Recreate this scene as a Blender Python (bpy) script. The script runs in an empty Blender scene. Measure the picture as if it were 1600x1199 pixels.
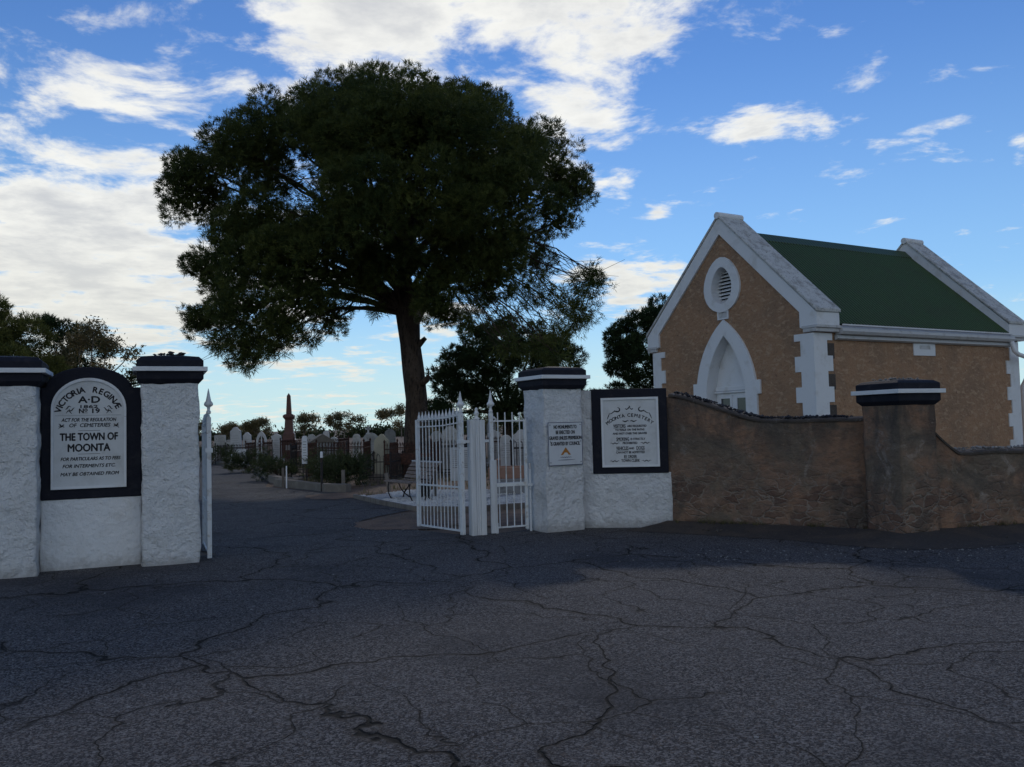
import bpy, math, random
import numpy as np
from mathutils import Vector, Matrix, noise
R = math.radians
S = bpy.context.scene
COL = S.collection
rng = np.random.default_rng(7)
random.seed(7)

# ---------------------------------------------------------------- camera
cam_d = bpy.data.cameras.new("camera"); cam = bpy.data.objects.new("camera", cam_d); COL.objects.link(cam)
cam_d.sensor_width = 36; cam_d.lens = 36 * 1340 / 1600; cam_d.clip_end = 5000; cam_d.clip_start = .05
P, RO = R(2.8), R(1.4)
f = Vector((0, math.cos(P), math.sin(P))); u0 = Vector((0, -math.sin(P), math.cos(P))); r0 = Vector((1, 0, 0))
r = r0 * math.cos(RO) - u0 * math.sin(RO); u = u0 * math.cos(RO) + r0 * math.sin(RO)
cam.matrix_world = Matrix(((r.x, u.x, -f.x, 0), (r.y, u.y, -f.y, 0), (r.z, u.z, -f.z, 1.6), (0, 0, 0, 1)))
S.camera = cam
# ---------------------------------------------------------------- light
SUN_EL, SUN_AZ = 29.5, 6
S.view_settings.view_transform = 'Standard'; S.view_settings.look = 'None'
S.view_settings.exposure = 0.12; S.view_settings.gamma = 1
sun_d = bpy.data.lights.new("sun", 'SUN'); sun = bpy.data.objects.new("sun", sun_d); COL.objects.link(sun)
sun_d.energy = .8; sun_d.angle = R(2.5); sun_d.color = (1, .93, .84)
sd = Vector((math.sin(R(SUN_AZ)) * math.cos(R(SUN_EL)), math.cos(R(SUN_AZ)) * math.cos(R(SUN_EL)), math.sin(R(SUN_EL))))
sun.rotation_euler = (-sd).to_track_quat('-Z', 'Y').to_euler()
sun.location = (0, 40, 60)

class NT:
    """small helper round a node tree"""
    def __init__(s, tree): s.t = tree; tree.nodes.clear()
    def n(s, typ, ins=None, **kw):
        nd = s.t.nodes.new(typ)
        for k, v in kw.items(): setattr(nd, k, v)
        for k, v in (ins or {}).items(): s.set(nd, k, v)
        return nd
    def set(s, nd, k, v):
        sock = nd.inputs[k]
        if isinstance(v, bpy.types.NodeSocket): s.t.links.new(v, sock)
        elif isinstance(v, bpy.types.Node): s.t.links.new(v.outputs[0], sock)
        else: sock.default_value = v
    def math(s, op, a, b=0.0, c=None, clamp=False):
        nd = s.n('ShaderNodeMath', {0: a, 1: b}, operation=op, use_clamp=clamp)
        if c is not None: s.set(nd, 2, c)
        return nd.outputs[0]
    def vmath(s, op, a, b=(0, 0, 0)):
        return s.n('ShaderNodeVectorMath', {0: a, 1: b}, operation=op).outputs[0]
    def ramp(s, fac, lo, hi):
        return s.n('ShaderNodeMapRange', {0: fac, 1: lo, 2: hi, 3: 0.0, 4: 1.0}, interpolation_type='SMOOTHSTEP').outputs[0]
    def mix(s, fac, a, b):
        nd = s.n('ShaderNodeMix', data_type='RGBA')
        for k, v in ((0, fac), (6, a), (7, b)):
            if isinstance(v, tuple) and len(v) == 3: v = v + (1,)
            s.set(nd, k, v)
        return nd.outputs[2]
    def noise(s, vec, scale, detail=4, rough=.55, dist=0.0, w=None):
        nd = s.n('ShaderNodeTexNoise', {'Vector': vec, 'Scale': scale, 'Detail': detail, 'Roughness': rough, 'Distortion': dist})
        return nd.outputs[0]

world = bpy.data.worlds.new("World"); S.world = world; world.use_nodes = True
W = NT(world.node_tree)
sky = W.n('ShaderNodeTexSky', sky_type='NISHITA', sun_disc=False, sun_elevation=R(SUN_EL), sun_rotation=R(SUN_AZ),
          air_density=1.0, dust_density=0.0, ozone_density=4.0, altitude=100)
tc = W.n('ShaderNodeTexCoord'); d = tc.outputs['Generated']
sx = W.n('ShaderNodeSeparateXYZ', {0: d}); X, Y, Z = sx.outputs
az = W.math('MULTIPLY', W.math('ARCTAN2', X, Y), 57.2958)
el = W.math('MULTIPLY', W.math('ARCSINE', Z), 57.2958)
BL = [(-3, 27.5, 16, 5.0, .85), (-21, 24, 5, 3, .30), (-27, 20.5, 7, 1.7, .42), (-25, 16.5, 7, 1.6, .40), (-26, 11, 9.5, 6.5, .78), (-20, 7.5, 6, 2.5, .5), (-15, 9, 5, 5, .4),
      (5, 20.5, 4.5, 4.5, .46), (15.5, 18.4, 5, 1.0, .62), (26.5, 17, 2.2, .4, .26), (31.5, 15.3, 1.2, .9, .42), (8, 9.2, 4, 2.6, .52),
      (-5, 7.0, 4, 1.8, .38), (-13, 4.2, 8, .9, .34), (10, 13.7, 1, .5, .36), (-12, 22.5, 7, 3, .3), (8, 27, 6, 2.5, .3),
      (2, 45, 40, 12, .25), (-10, 1.5, 30, 1.2, .2), (7, 16, 2.5, 1.4, .3)]
acc = None
for a0, e0, sa, se, am in BL:
    qa = W.math('DIVIDE', W.math('SUBTRACT', az, a0), sa); qe = W.math('DIVIDE', W.math('SUBTRACT', el, e0), se)
    q = W.math('ADD', W.math('MULTIPLY', qa, qa), W.math('MULTIPLY', qe, qe))
    g = W.math('MULTIPLY', W.math('EXPONENT', W.math('MULTIPLY', q, -1.0)), am)
    acc = g if acc is None else W.math('MAXIMUM', acc, g)
zz = W.math('ADD', Z, .10)
pv = W.n('ShaderNodeCombineXYZ', {0: W.math('DIVIDE', X, zz), 1: W.math('DIVIDE', Y, zz), 2: 0.0}).outputs[0]
n1 = W.noise(pv, 3.2, 9, .62, .35)
n2 = W.noise(pv, 9.0, 6, .6, .2)
dens = W.math('ADD', W.math('ADD', acc, W.math('MULTIPLY', W.math('SUBTRACT', n1, .5), 1.9)), W.math('MULTIPLY', W.math('SUBTRACT', n2, .5), .55))
back = W.ramp(Y, -.05, -.5)
dens = W.math('ADD', dens, W.math('MULTIPLY', back, .28))  # extra cloud added behind the camera to brighten the fill light
cov = W.ramp(dens, .14, .52)
thick = W.ramp(W.math('ADD', dens, W.math('MULTIPLY', W.math('SUBTRACT', W.noise(pv, 5.0, 5, .6), .5), 1.2)), .25, 1.15)
ccol = W.mix(thick, (9.2, 9.1, 8.5), (5.9, 6.0, 6.1))
warm = W.ramp(el, 16, 5)
ccol = W.mix(W.math('MULTIPLY', warm, .55), ccol, (7.0, 6.8, 6.0))
hs = W.n('ShaderNodeHueSaturation', {'Color': sky.outputs[0], 'Saturation': 1.08, 'Value': 1.0})
hs = W.n('ShaderNodeMix', {0: 1.0, 6: hs.outputs[0], 7: (.70, .80, .98, 1)}, data_type='RGBA', blend_type='MULTIPLY')
hs = W.n('ShaderNodeMix', {0: W.math('MULTIPLY', W.ramp(el, 26, 0), .55), 6: hs.outputs[2], 7: (3.4, 6.0, 7.8, 1)}, data_type='RGBA')
hs = W.n('ShaderNodeMix', {0: W.ramp(el, 9, -1), 6: hs.outputs[2], 7: (5.6, 7.5, 7.7, 1)}, data_type='RGBA')
skyc = W.mix(W.math('MULTIPLY', cov, .93), hs.outputs[2], ccol)
bg = W.n('ShaderNodeBackground', {'Color': skyc, 'Strength': 0.10})
W.n('ShaderNodeOutputWorld', {'Surface': bg.outputs[0]})

# ---------------------------------------------------------------- materials
def pos(N): return N.n('ShaderNodeNewGeometry').outputs['Position']
def M(name, base, rough=.85, layers=(), bump=(), spec=.3, metal=0.0, tint=None, transl=0.0, tex='pos', foot=0):
    """layers: (scale, colour, lo, hi, detail[, zstretch]); bump: (scale, distance, detail)"""
    m = bpy.data.materials.new(name); m.use_nodes = True
    N = NT(m.node_tree); p = pos(N) if tex == 'pos' else N.n('ShaderNodeTexCoord').outputs['Object']
    c = N.n('ShaderNodeRGB').outputs[0]; c.default_value = tuple(base) + (1,)
    for L in layers:
        v = p
        if len(L) > 5: v = N.n('ShaderNodeMapping', {'Vector': p, 'Scale': (1, 1, L[5])}).outputs[0]
        k = N.ramp(N.noise(v, L[0], L[4], .62, .3), L[2], L[3])
        c = N.mix(k, c, L[1])
    if foot:
        zz_ = N.math('ADD', N.n('ShaderNodeSeparateXYZ', {0: p}).outputs[2], N.math('MULTIPLY', N.math('SUBTRACT', N.noise(p, 5, 6, .7), .5), .5))
        c = N.mix(N.math('MULTIPLY', N.ramp(zz_, .20, -.04), .5), c, (.24, .205, .17))
    if tint:
        at = N.n('ShaderNodeAttribute', attribute_name='tint')
        c = N.mix(at.outputs['Fac'], c, tint)
    b = N.n('ShaderNodeBsdfPrincipled', {'Base Color': c, 'Roughness': rough, 'Metallic': metal, 'Specular IOR Level': spec})
    last = None
    for sc_, dist, det in bump:
        h = N.noise(p, sc_, det, .6)
        bn = N.n('ShaderNodeBump', {'Height': h, 'Distance': dist, 'Strength': 1.0})
        if last: N.set(bn, 'Normal', last)
        last = bn.outputs[0]
    if last: N.set(b, 'Normal', last)
    out = b.outputs[0]
    if transl:
        tr = N.n('ShaderNodeBsdfTranslucent', {'Color': c})
        out = N.n('ShaderNodeMixShader', {0: transl, 1: out, 2: tr.outputs[0]}).outputs[0]
    N.n('ShaderNodeOutputMaterial', {'Surface': out})
    return m

def asphalt():
    m = bpy.data.materials.new("asphalt"); m.use_nodes = True
    N = NT(m.node_tree); p = pos(N)
    # warped coordinates for the cracks
    w1 = N.n('ShaderNodeTexNoise', {'Vector': p, 'Scale': .9, 'Detail': 4, 'Roughness': .5})
    w2 = N.vmath('SCALE', N.vmath('SUBTRACT', w1.outputs['Color'], (.5, .5, .5)))
    w2.node.inputs['Scale'].default_value = 1.3
    pw = N.vmath('ADD', p, w2)
    def crack(sc, wid, halo):
        v = N.n('ShaderNodeTexVoronoi', {'Vector': pw, 'Scale': sc, 'Randomness': 1.0}, feature='DISTANCE_TO_EDGE', voronoi_dimensions='2D')
        dd = v.outputs['Distance']
        return N.ramp(dd, wid, wid * .25), N.ramp(dd, halo, 0)
    c1, h1 = crack(.46, .0070, .032)
    c2, h2 = crack(1.0, .0085, .045)
    c3, h3 = crack(3.0, .016, .06)
    k3 = N.ramp(N.noise(p, .42, 3), .57, .67); c3 = N.math('MULTIPLY', c3, N.math('MULTIPLY', k3, .7)); h3 = N.math('MULTIPLY', h3, k3)
    msk = N.ramp(N.noise(p, .55, 3), .40, .50)
    c2 = N.math('MULTIPLY', c2, msk); h2 = N.math('MULTIPLY', h2, msk)
    m1 = N.ramp(N.noise(p, .33, 2), .36, .46)
    c1 = N.math('MULTIPLY', c1, m1); h1 = N.math('MULTIPLY', h1, m1)
    cr = N.math('MAXIMUM', N.math('MAXIMUM', c1, c3), N.math('MULTIPLY', c2, .8)); ha = N.math('MAXIMUM', h1, N.math('MULTIPLY', h2, .7))
    ag = N.n('ShaderNodeTexVoronoi', {'Vector': p, 'Scale': 78, 'Randomness': 1.0}, voronoi_dimensions='2D')
    agc = N.n('ShaderNodeSeparateColor', {0: ag.outputs['Color']})
    ag2 = N.n('ShaderNodeTexVoronoi', {'Vector': p, 'Scale': 150, 'Randomness': 1.0}, voronoi_dimensions='2D')
    agc2 = N.n('ShaderNodeSeparateColor', {0: ag2.outputs['Color']})
    col = N.mix(N.ramp(N.noise(p, .7, 6, .65), .38, .66), (.019, .019, .023), (.038, .036, .039))
    col = N.mix(N.math('MULTIPLY', N.ramp(agc.outputs[0], .45, 1.0), .85), col, (.175, .168, .165))
    col = N.mix(N.math('MULTIPLY', N.ramp(agc2.outputs[1], .6, 1.0), .6), col, (.25, .235, .22))
    col = N.mix(N.math('MULTIPLY', N.ramp(agc.outputs[2], .8, 1.0), .5), col, (.10, .07, .05))
    col = N.mix(N.math('MULTIPLY', N.ramp(N.noise(p, .28, 5, .6), .50, .64), .6), col, (.030, .031, .036))
    col = N.mix(N.math('MULTIPLY', N.ramp(N.noise(p, 1.3, 6, .7), .60, .75), .28), col, (.125, .105, .088))
    col = N.mix(N.math('MULTIPLY', ha, .45), col, (.05, .04, .031))
    col = N.mix(cr, col, (.010, .009, .008))
    b = N.n('ShaderNodeBsdfPrincipled', {'Base Color': col, 'Roughness': .93, 'Specular IOR Level': .18})
    hgt = N.math('ADD', N.math('MULTIPLY', ag.outputs['Distance'], -.30), N.math('MULTIPLY', agc.outputs[1], .25))
    b1 = N.n('ShaderNodeBump', {'Height': hgt, 'Distance': .012, 'Strength': .75})
    b2 = N.n('ShaderNodeBump', {'Height': N.math('MULTIPLY', cr, -1.0), 'Distance': .03, 'Normal': b1.outputs[0]})
    b3 = N.n('ShaderNodeBump', {'Height': N.noise(p, 1.4, 4), 'Distance': .06, 'Normal': b2.outputs[0]})
    N.set(b, 'Normal', b3.outputs[0])
    N.n('ShaderNodeOutputMaterial', {'Surface': b.outputs[0]})
    return m

def render_wall():
    """old lime render and rubble on the brown wing wall"""
    m = bpy.data.materials.new("old_render"); m.use_nodes = True
    N = NT(m.node_tree); p = pos(N)
    z = N.n('ShaderNodeSeparateXYZ', {0: p}).outputs[2]
    ps = N.n('ShaderNodeMapping', {'Vector': p, 'Scale': (1, 1, .35)}).outputs[0]
    c = N.mix(N.ramp(N.noise(p, 1.1, 6, .6, .6), .40, .62), (.20, .155, .115), (.33, .19, .12))
    c = N.mix(N.math('MULTIPLY', N.ramp(N.noise(p, 3.2, 7, .7, .5), .52, .68), .65), c, (.17, .145, .115))
    c = N.mix(N.math('MULTIPLY', N.ramp(N.noise(p, 2.1, 7, .75, .9), .56, .66), .6), c, (.40, .34, .29))
    # bare rubble towards the foot
    rub = N.n('ShaderNodeTexVoronoi', {'Vector': N.n('ShaderNodeMapping', {'Vector': N.vmath('ADD', p, N.vmath('MULTIPLY', N.n('ShaderNodeTexNoise', {'Vector': p, 'Scale': 4.0, 'Detail': 4}).outputs['Color'], (.32, .32, .2))), 'Scale': (2.8, 2.8, 7.0)}).outputs[0], 'Scale': 1.5}, feature='F1')
    rc = N.n('ShaderNodeSeparateColor', {0: rub.outputs['Color']})
    rube = N.n('ShaderNodeTexVoronoi', {'Vector': rub.inputs['Vector'].links[0].from_socket, 'Scale': 1.5}, feature='DISTANCE_TO_EDGE')
    low = N.math('MULTIPLY', N.ramp(z, 1.25, .45), N.ramp(N.noise(p, 1.5, 5, .6, .5), .38, .52))
    stc = N.mix(rc.outputs[0], (.12, .07, .055), (.30, .19, .135))
    stc = N.mix(N.ramp(rube.outputs['Distance'], .07, .01), stc, (.30, .255, .21))
    c = N.mix(N.math('MULTIPLY', low, .8), c, stc)
    # dark weather streaks below the coping
    top = N.math('MULTIPLY', N.ramp(z, .75, 1.6), N.ramp(N.noise(ps, 2.2, 7, .65, .4), .42, .64))
    c = N.mix(N.math('MULTIPLY', top, .8), c, (.075, .066, .060))
    c = N.mix(N.math('MULTIPLY', N.ramp(N.noise(p, 26, 4, .7), .60, .72), N.math('MULTIPLY', N.ramp(N.noise(p, 1.9, 3), .55, .66), .8)), c, (.40, .38, .36))
    c = N.mix(N.math('MULTIPLY', N.ramp(N.noise(p, 9, 6, .7), .45, .7), .3), c, (.12, .10, .085))
    c = N.mix(N.math('MULTIPLY', N.ramp(N.noise(p, .9, 7, .7, 1.2), .50, .60), .55), c, (.085, .075, .066))
    ph = N.n('ShaderNodeMapping', {'Vector': p, 'Scale': (1, 1, 3.2)}).outputs[0]
    c = N.mix(N.math('MULTIPLY', N.ramp(N.noise(ph, 6, 8, .75, .8), .50, .64), .5), c, (.10, .082, .068))
    c = N.mix(N.math('MULTIPLY', N.ramp(N.noise(ph, 8.5, 8, .75, 1.0), .58, .68), .5), c, (.40, .33, .27))
    b = N.n('ShaderNodeBsdfPrincipled', {'Base Color': c, 'Roughness': .95, 'Specular IOR Level': .12})
    h = N.math('ADD', N.math('MULTIPLY', low, N.math('MULTIPLY', N.ramp(rube.outputs['Distance'], .0, .12), .26)), N.noise(p, 11, 8, .7))
    b1 = N.n('ShaderNodeBump', {'Height': h, 'Distance': .05}); b2 = N.n('ShaderNodeBump', {'Height': N.noise(p, 2.2, 5), 'Distance': .10, 'Normal': b1.outputs[0]})
    N.set(b, 'Normal', b2.outputs[0]); N.n('ShaderNodeOutputMaterial', {'Surface': b.outputs[0]})
    return m

MT = dict(
    asphalt=asphalt(), oldrender=render_wall(),
    soil=M('soil', (.15, .10, .07), .95, [(1.2, (.20, .145, .10), .4, .65, 6), (22, (.09, .065, .045), .5, .7, 4), (60, (.28, .23, .18), .62, .72, 2)], [(18, .03, 6), (90, .01, 2)]),
    gravel=M('white_gravel', (.50, .49, .47), .9, [(40, (.25, .24, .23), .45, .6, 3)], [(60, .02, 3)]),
    pebble=M('pebble', (.62, .61, .58), .85, [(9, (.36, .35, .33), .45, .7, 2)], [(60, .004, 2)]),
    white=M('limewash', (.76, .76, .76), .93, [(2.2, (.66, .66, .65), .45, .72, 7), (22, (.36, .33, .29), .67, .72, 6), (6, (.52, .48, .43), .66, .76, 8)], [(4.5, .085, 9), (17, .05, 7), (50, .012, 4)], spec=.15, foot=1),
    white_smooth=M('limewash_smooth', (.76, .76, .76), .9, [(3, (.64, .625, .60), .5, .75, 7), (14, (.46, .42, .37), .64, .74, 6)], [(4, .04, 7), (16, .012, 5)], spec=.15, foot=1),
    black=M('black_paint', (.013, .014, .022), .75, [(7, (.024, .024, .031), .5, .7, 6)], [(30, .006, 5)], spec=.2),
    trim=M('white_trim', (.70, .71, .72), .75, [(3, (.60, .595, .58), .50, .72, 8), (16, (.40, .37, .33), .68, .76, 6)], [(20, .006, 5)]),
    coping=M('weathered_coping', (.52, .52, .50), .9, [(5, (.33, .32, .30), .45, .65, 8), (24, (.07, .068, .06), .57, .66, 7)], [(24, .012, 6)]),
    stucco=M('orange_stucco', (.37, .22, .13), .95, [(1.2, (.30, .19, .12), .42, .62, 8), (6, (.45, .30, .19), .50, .66, 7, 2), (15, (.20, .12, .08), .60, .70, 6), (34, (.46, .32, .22), .62, .72, 4)], [(5, .05, 7), (14, .04, 7), (70, .008, 3)]),
    roof=M('green_roof', (.052, .098, .026), .5, [(2, (.055, .085, .026), .4, .7, 5), (8, (.06, .065, .03), .6, .8, 6, .2)], [(40, .002, 3)], spec=.4),
    gutter=M('gutter_paint', (.50, .50, .50), .6, [(6, (.36, .345, .32), .5, .75, 6)], [(20, .004, 3)]),
    dark=M('dark_gap', (.012, .012, .013), .9),
    glass=M('door_glass', (.02, .024, .028), .12, spec=.6),
    wpaint=M('gate_white_paint', (.68, .69, .69), .65, [(9, (.50, .47, .43), .52, .68, 6), (30, (.17, .085, .05), .64, .70, 5)], [(50, .004, 4)]),
    wood=M('white_painted_timber', (.64, .645, .65), .75, [(9, (.50, .50, .49), .45, .7, 7, .1), (40, (.24, .22, .20), .70, .78, 5, .15)], [(40, .006, 5)]),
    panel=M('sign_panel', (.60, .61, .61), .6, [(4, (.50, .50, .49), .45, .75, 6), (20, (.40, .385, .36), .66, .80, 6)], [(8, .003, 4)]),
    council=M('council_panel', (.60, .615, .63), .5, [(5, (.54, .55, .57), .5, .75, 5)]),
    ink=M('black_lettering', (.012, .012, .016), .6), navy=M('navy_lettering', (.02, .028, .09), .6), orange=M('orange_mark', (.42, .17, .03), .6),
    rust=M('rusted_iron', (.050, .025, .019), .9, [(12, (.11, .048, .030), .45, .7, 5), (40, (.04, .02, .014), .5, .7, 4)], [(60, .006, 3)]),
    iron=M('dark_iron', (.025, .022, .022), .7, [(15, (.06, .035, .025), .5, .7, 4)]),
    slat=M('bench_timber', (.20, .15, .12), .8, [(10, (.28, .23, .20), .45, .7, 5), (50, (.11, .08, .06), .5, .7, 3)], [(60, .004, 3)]),
    marble=M('white_marble', (.56, .56, .56), .7, [(3, (.44, .44, .43), .45, .7, 7), (12, (.24, .235, .22), .62, .78, 7)], [(30, .005, 4)]),
    slate=M('grey_stone', (.27, .27, .265), .85, [(4, (.18, .18, .175), .45, .7, 6), (20, (.10, .10, .095), .6, .75, 5)], [(30, .006, 4)]),
    sand=M('sandstone', (.34, .31, .23), .9, [(3, (.27, .245, .185), .45, .7, 6), (15, (.18, .17, .14), .62, .78, 5)], [(30, .005, 4)]),
    granite=M('red_granite', (.14, .068, .055), .5, [(30, (.07, .04, .036), .5, .65, 3), (3, (.10, .055, .045), .5, .7, 5)], [(30, .003, 3)]),
    pinkc=M('pink_concrete', (.33, .20, .15), .9, [(5, (.24, .15, .11), .45, .7, 6)], [(40, .006, 3)]),
    conc=M('concrete', (.16, .14, .118), .92, [(4, (.21, .185, .155), .42, .7, 6), (30, (.13, .115, .095), .6, .75, 4)], [(40, .008, 4)]),
    timber=M('grey_timber', (.19, .165, .14), .9, [(8, (.12, .10, .085), .4, .7, 5, .1)], [(40, .006, 4)]),
    clinker=M('clinker', (.022, .021, .024), .55, [(14, (.06, .055, .052), .55, .7, 3)], [(30, .01, 3)]),
    quartz=M('quartz_stone', (.24, .235, .225), .7, [(10, (.10, .095, .09), .5, .7, 3)]),
    bark=M('pine_bark', (.060, .042, .031), .95, [(5, (.10, .072, .054), .45, .65, 6, .25), (16, (.025, .019, .015), .5, .65, 5, .25)], [(7, .10, 5), (26, .03, 5)]),
    aged=M('aged_marble', (.48, .475, .455), .8, [(3, (.36, .35, .33), .42, .66, 7), (14, (.13, .125, .11), .58, .72, 7)], [(30, .006, 4)]),
    palebark=M('pale_bark', (.22, .19, .16), .9, [(4, (.12, .10, .08), .45, .65, 5, .3)], [(20, .02, 4)]),
    needle=M('pine_needles', (.034, .055, .015), .6, tint=(.115, .130, .030), transl=.36, spec=.25),
    needle2=M('dark_needles', (.018, .036, .013), .7, tint=(.050, .070, .022), transl=.18, spec=.2),
    olive=M('olive_foliage', (.075, .090, .022), .7, tint=(.15, .15, .04), transl=.22, spec=.2),
    gum=M('gum_leaves', (.10, .095, .042), .6, tint=(.24, .175, .08), transl=.36, spec=.3),
    bush=M('bush_leaves', (.030, .045, .018), .7, tint=(.065, .075, .030), transl=.22, spec=.2),
    straw=M('dry_grass', (.17, .13, .075), .9, tint=(.09, .10, .04), transl=.2),
    whiteflag=M('white_plastic', (.75, .75, .76), .5),
)

# ---------------------------------------------------------------- builders
class MB:
    def __init__(s): s.v = []; s.f = []
    def fix(s):
        import bmesh
        me = bpy.data.meshes.new('tmp'); me.from_pydata(s.v, [], s.f); bm = bmesh.new(); bm.from_mesh(me)
        bmesh.ops.recalc_face_normals(bm, faces=bm.faces); s.v = [tuple(v.co) for v in bm.verts]; s.f = [tuple(v.index for v in q.verts) for q in bm.faces]; bm.free(); return s
    def add(s, vs, fs):
        o = len(s.v); s.v += [tuple(v) for v in vs]; s.f += [tuple(i + o for i in q) for q in fs]; return s
    def box(s, x0, x1, y0, y1, z0, z1, T=None):
        vs = [Vector((x, y, z)) for z in (z0, z1) for y in (y0, y1) for x in (x0, x1)]
        if T: vs = [T @ v for v in vs]
        return s.add(vs, [(0, 2, 3, 1), (4, 5, 7, 6), (0, 1, 5, 4), (2, 6, 7, 3), (0, 4, 6, 2), (1, 3, 7, 5)])
    def bar(s, a, b, w, h=None, up=(0, 0, 1)):
        a, b = Vector(a), Vector(b); h = h or w; dz = (b - a); L = dz.length; dz.normalize()
        up = Vector(up)
        if abs(dz.dot(up)) > .95: up = Vector((0, 1, 0))
        sx_ = dz.cross(up).normalized(); sy = sx_.cross(dz)
        T = Matrix(((dz.x, sx_.x, sy.x, a.x), (dz.y, sx_.y, sy.y, a.y), (dz.z, sx_.z, sy.z, a.z), (0, 0, 0, 1)))
        return s.box(0, L, -w / 2, w / 2, -h / 2, h / 2, T)
    def tube(s, pts, rad, seg=8, cap=True, jit=0.0):
        pts = [Vector(p) for p in pts]; n = len(pts)
        if not hasattr(rad, '__len__'): rad = [rad] * n
        vs = []; ref = None
        for i in range(n):
            t = (pts[min(i + 1, n - 1)] - pts[max(i - 1, 0)]).normalized()
            if ref is None: ref = t.orthogonal().normalized()
            ref = (ref - t * ref.dot(t)).normalized(); b2 = t.cross(ref)
            for k in range(seg):
                a = 2 * math.pi * k / seg
                rr = rad[i] * (1 + jit * noise.noise(Vector((math.cos(a) * 1.7, math.sin(a) * 1.7, pts[i].z * 1.3 + pts[i].x))))
                vs.append(pts[i] + (ref * math.cos(a) + b2 * math.sin(a)) * rr)
        fs = [(i * seg + k, i * seg + (k + 1) % seg, (i + 1) * seg + (k + 1) % seg, (i + 1) * seg + k) for i in range(n - 1) for k in range(seg)]
        if cap: fs += [tuple(range(seg))[::-1], tuple(range((n - 1) * seg, n * seg))]
        return s.add(vs, fs)
    def lathe(s, prof, c=(0, 0, 0), seg=12, sq=False):
        """prof = [(radius, z)]"""
        c = Vector(c); vs = []
        for rr, z in prof:
            for k in range(seg):
                a = 2 * math.pi * (k + (.5 if sq else 0)) / seg
                q = rr * (1.41421 if sq else 1)
                vs.append(c + Vector((math.cos(a) * q, math.sin(a) * q, z)))
        n = len(prof)
        fs = [(i * seg + k, i * seg + (k + 1) % seg, (i + 1) * seg + (k + 1) % seg, (i + 1) * seg + k) for i in range(n - 1) for k in range(seg)]
        fs += [tuple(range(seg))[::-1], tuple(range((n - 1) * seg, n * seg))]
        return s.add(vs, fs)
    def loft(s, rings, cx, cy, cap=True):
        """rectangular rings: (half x, half y, z)"""
        vs = []
        for hx, hy, z in rings: vs += [(cx - hx, cy - hy, z), (cx + hx, cy - hy, z), (cx + hx, cy + hy, z), (cx - hx, cy + hy, z)]
        n = len(rings); fs = [(i * 4 + k, i * 4 + (k + 1) % 4, i * 4 + 4 + (k + 1) % 4, i * 4 + 4 + k) for i in range(n - 1) for k in range(4)]
        if cap: fs += [(3, 2, 1, 0), tuple(range((n - 1) * 4, n * 4))]
        return s.add(vs, fs)
    def prism(s, poly, y0, y1, axis='y'):
        """poly of (a, z) extruded along y (or x)"""
        n = len(poly); mk = (lambda a, z, t: (a, t, z)) if axis == 'y' else (lambda a, z, t: (t, a, z))
        vs = [mk(a, z, y0) for a, z in poly] + [mk(a, z, y1) for a, z in poly]
        fs = [tuple(range(n)), tuple(range(2 * n - 1, n - 1, -1))] + [(i, i + n, (i + 1) % n + n, (i + 1) % n) for i in range(n)]
        return s.add(vs, fs)
    def ring(s, outer, inner, y0, y1, axis='y'):
        """frame between two outlines with the same number of points"""
        n = len(outer); mk = (lambda a, z, t: (a, t, z)) if axis == 'y' else (lambda a, z, t: (t, a, z))
        vs = [mk(*p, y0) for p in outer] + [mk(*p, y0) for p in inner] + [mk(*p, y1) for p in outer] + [mk(*p, y1) for p in inner]
        fs = []
        for i in range(n):
            j = (i + 1) % n
            fs += [(i, j, n + j, n + i), (2 * n + i, 3 * n + i, 3 * n + j, 2 * n + j), (i, 2 * n + i, 2 * n + j, j), (n + i, n + j, 3 * n + j, 3 * n + i)]
        return s.add(vs, fs)
    def rough(s, x0, x1, y0, y1, z0, z1, st, amp, sc, topf=None, seed=0.0, faces='xXyYZ'):
        """box with lumpy faces; topf(x) gives the height of the top"""
        nx, ny, nz = [max(1, int(round((b - a) / st))) for a, b in ((x0, x1), (y0, y1), (z0, z1))]
        key = {}; vs = []; fs = []
        def vt(i, j, k):
            q = (i, j, k)
            if q not in key:
                x = x0 + (x1 - x0) * i / nx; y = y0 + (y1 - y0) * j / ny
                zt = topf(x) if topf else z1
                z = z0 + (zt - z0) * k / nz
                pp = Vector((x, y, z)); o = Vector((seed, seed * 2, 0))
                nv = noise.noise_vector((pp + o) * sc) * amp + noise.noise_vector((pp + o) * sc * 3.1) * amp * .45
                key[q] = len(vs); vs.append(pp + nv)
            return key[q]
        for j, fc in ((0, 'y'), (ny, 'Y')):
            if fc in faces:
                for i in range(nx):
                    for k in range(nz):
                        q = (vt(i, j, k), vt(i + 1, j, k), vt(i + 1, j, k + 1), vt(i, j, k + 1)); fs.append(q if j == 0 else q[::-1])
        for i, fc in ((0, 'x'), (nx, 'X')):
            if fc in faces:
                for j in range(ny):
                    for k in range(nz):
                        q = (vt(i, j, k), vt(i, j, k + 1), vt(i, j + 1, k + 1), vt(i, j + 1, k)); fs.append(q if i == 0 else q[::-1])
        if 'Z' in faces:
            for i in range(nx):
                for j in range(ny): fs.append((vt(i, j, nz), vt(i + 1, j, nz), vt(i + 1, j + 1, nz), vt(i, j + 1, nz)))
        return s.add(vs, fs)
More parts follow.
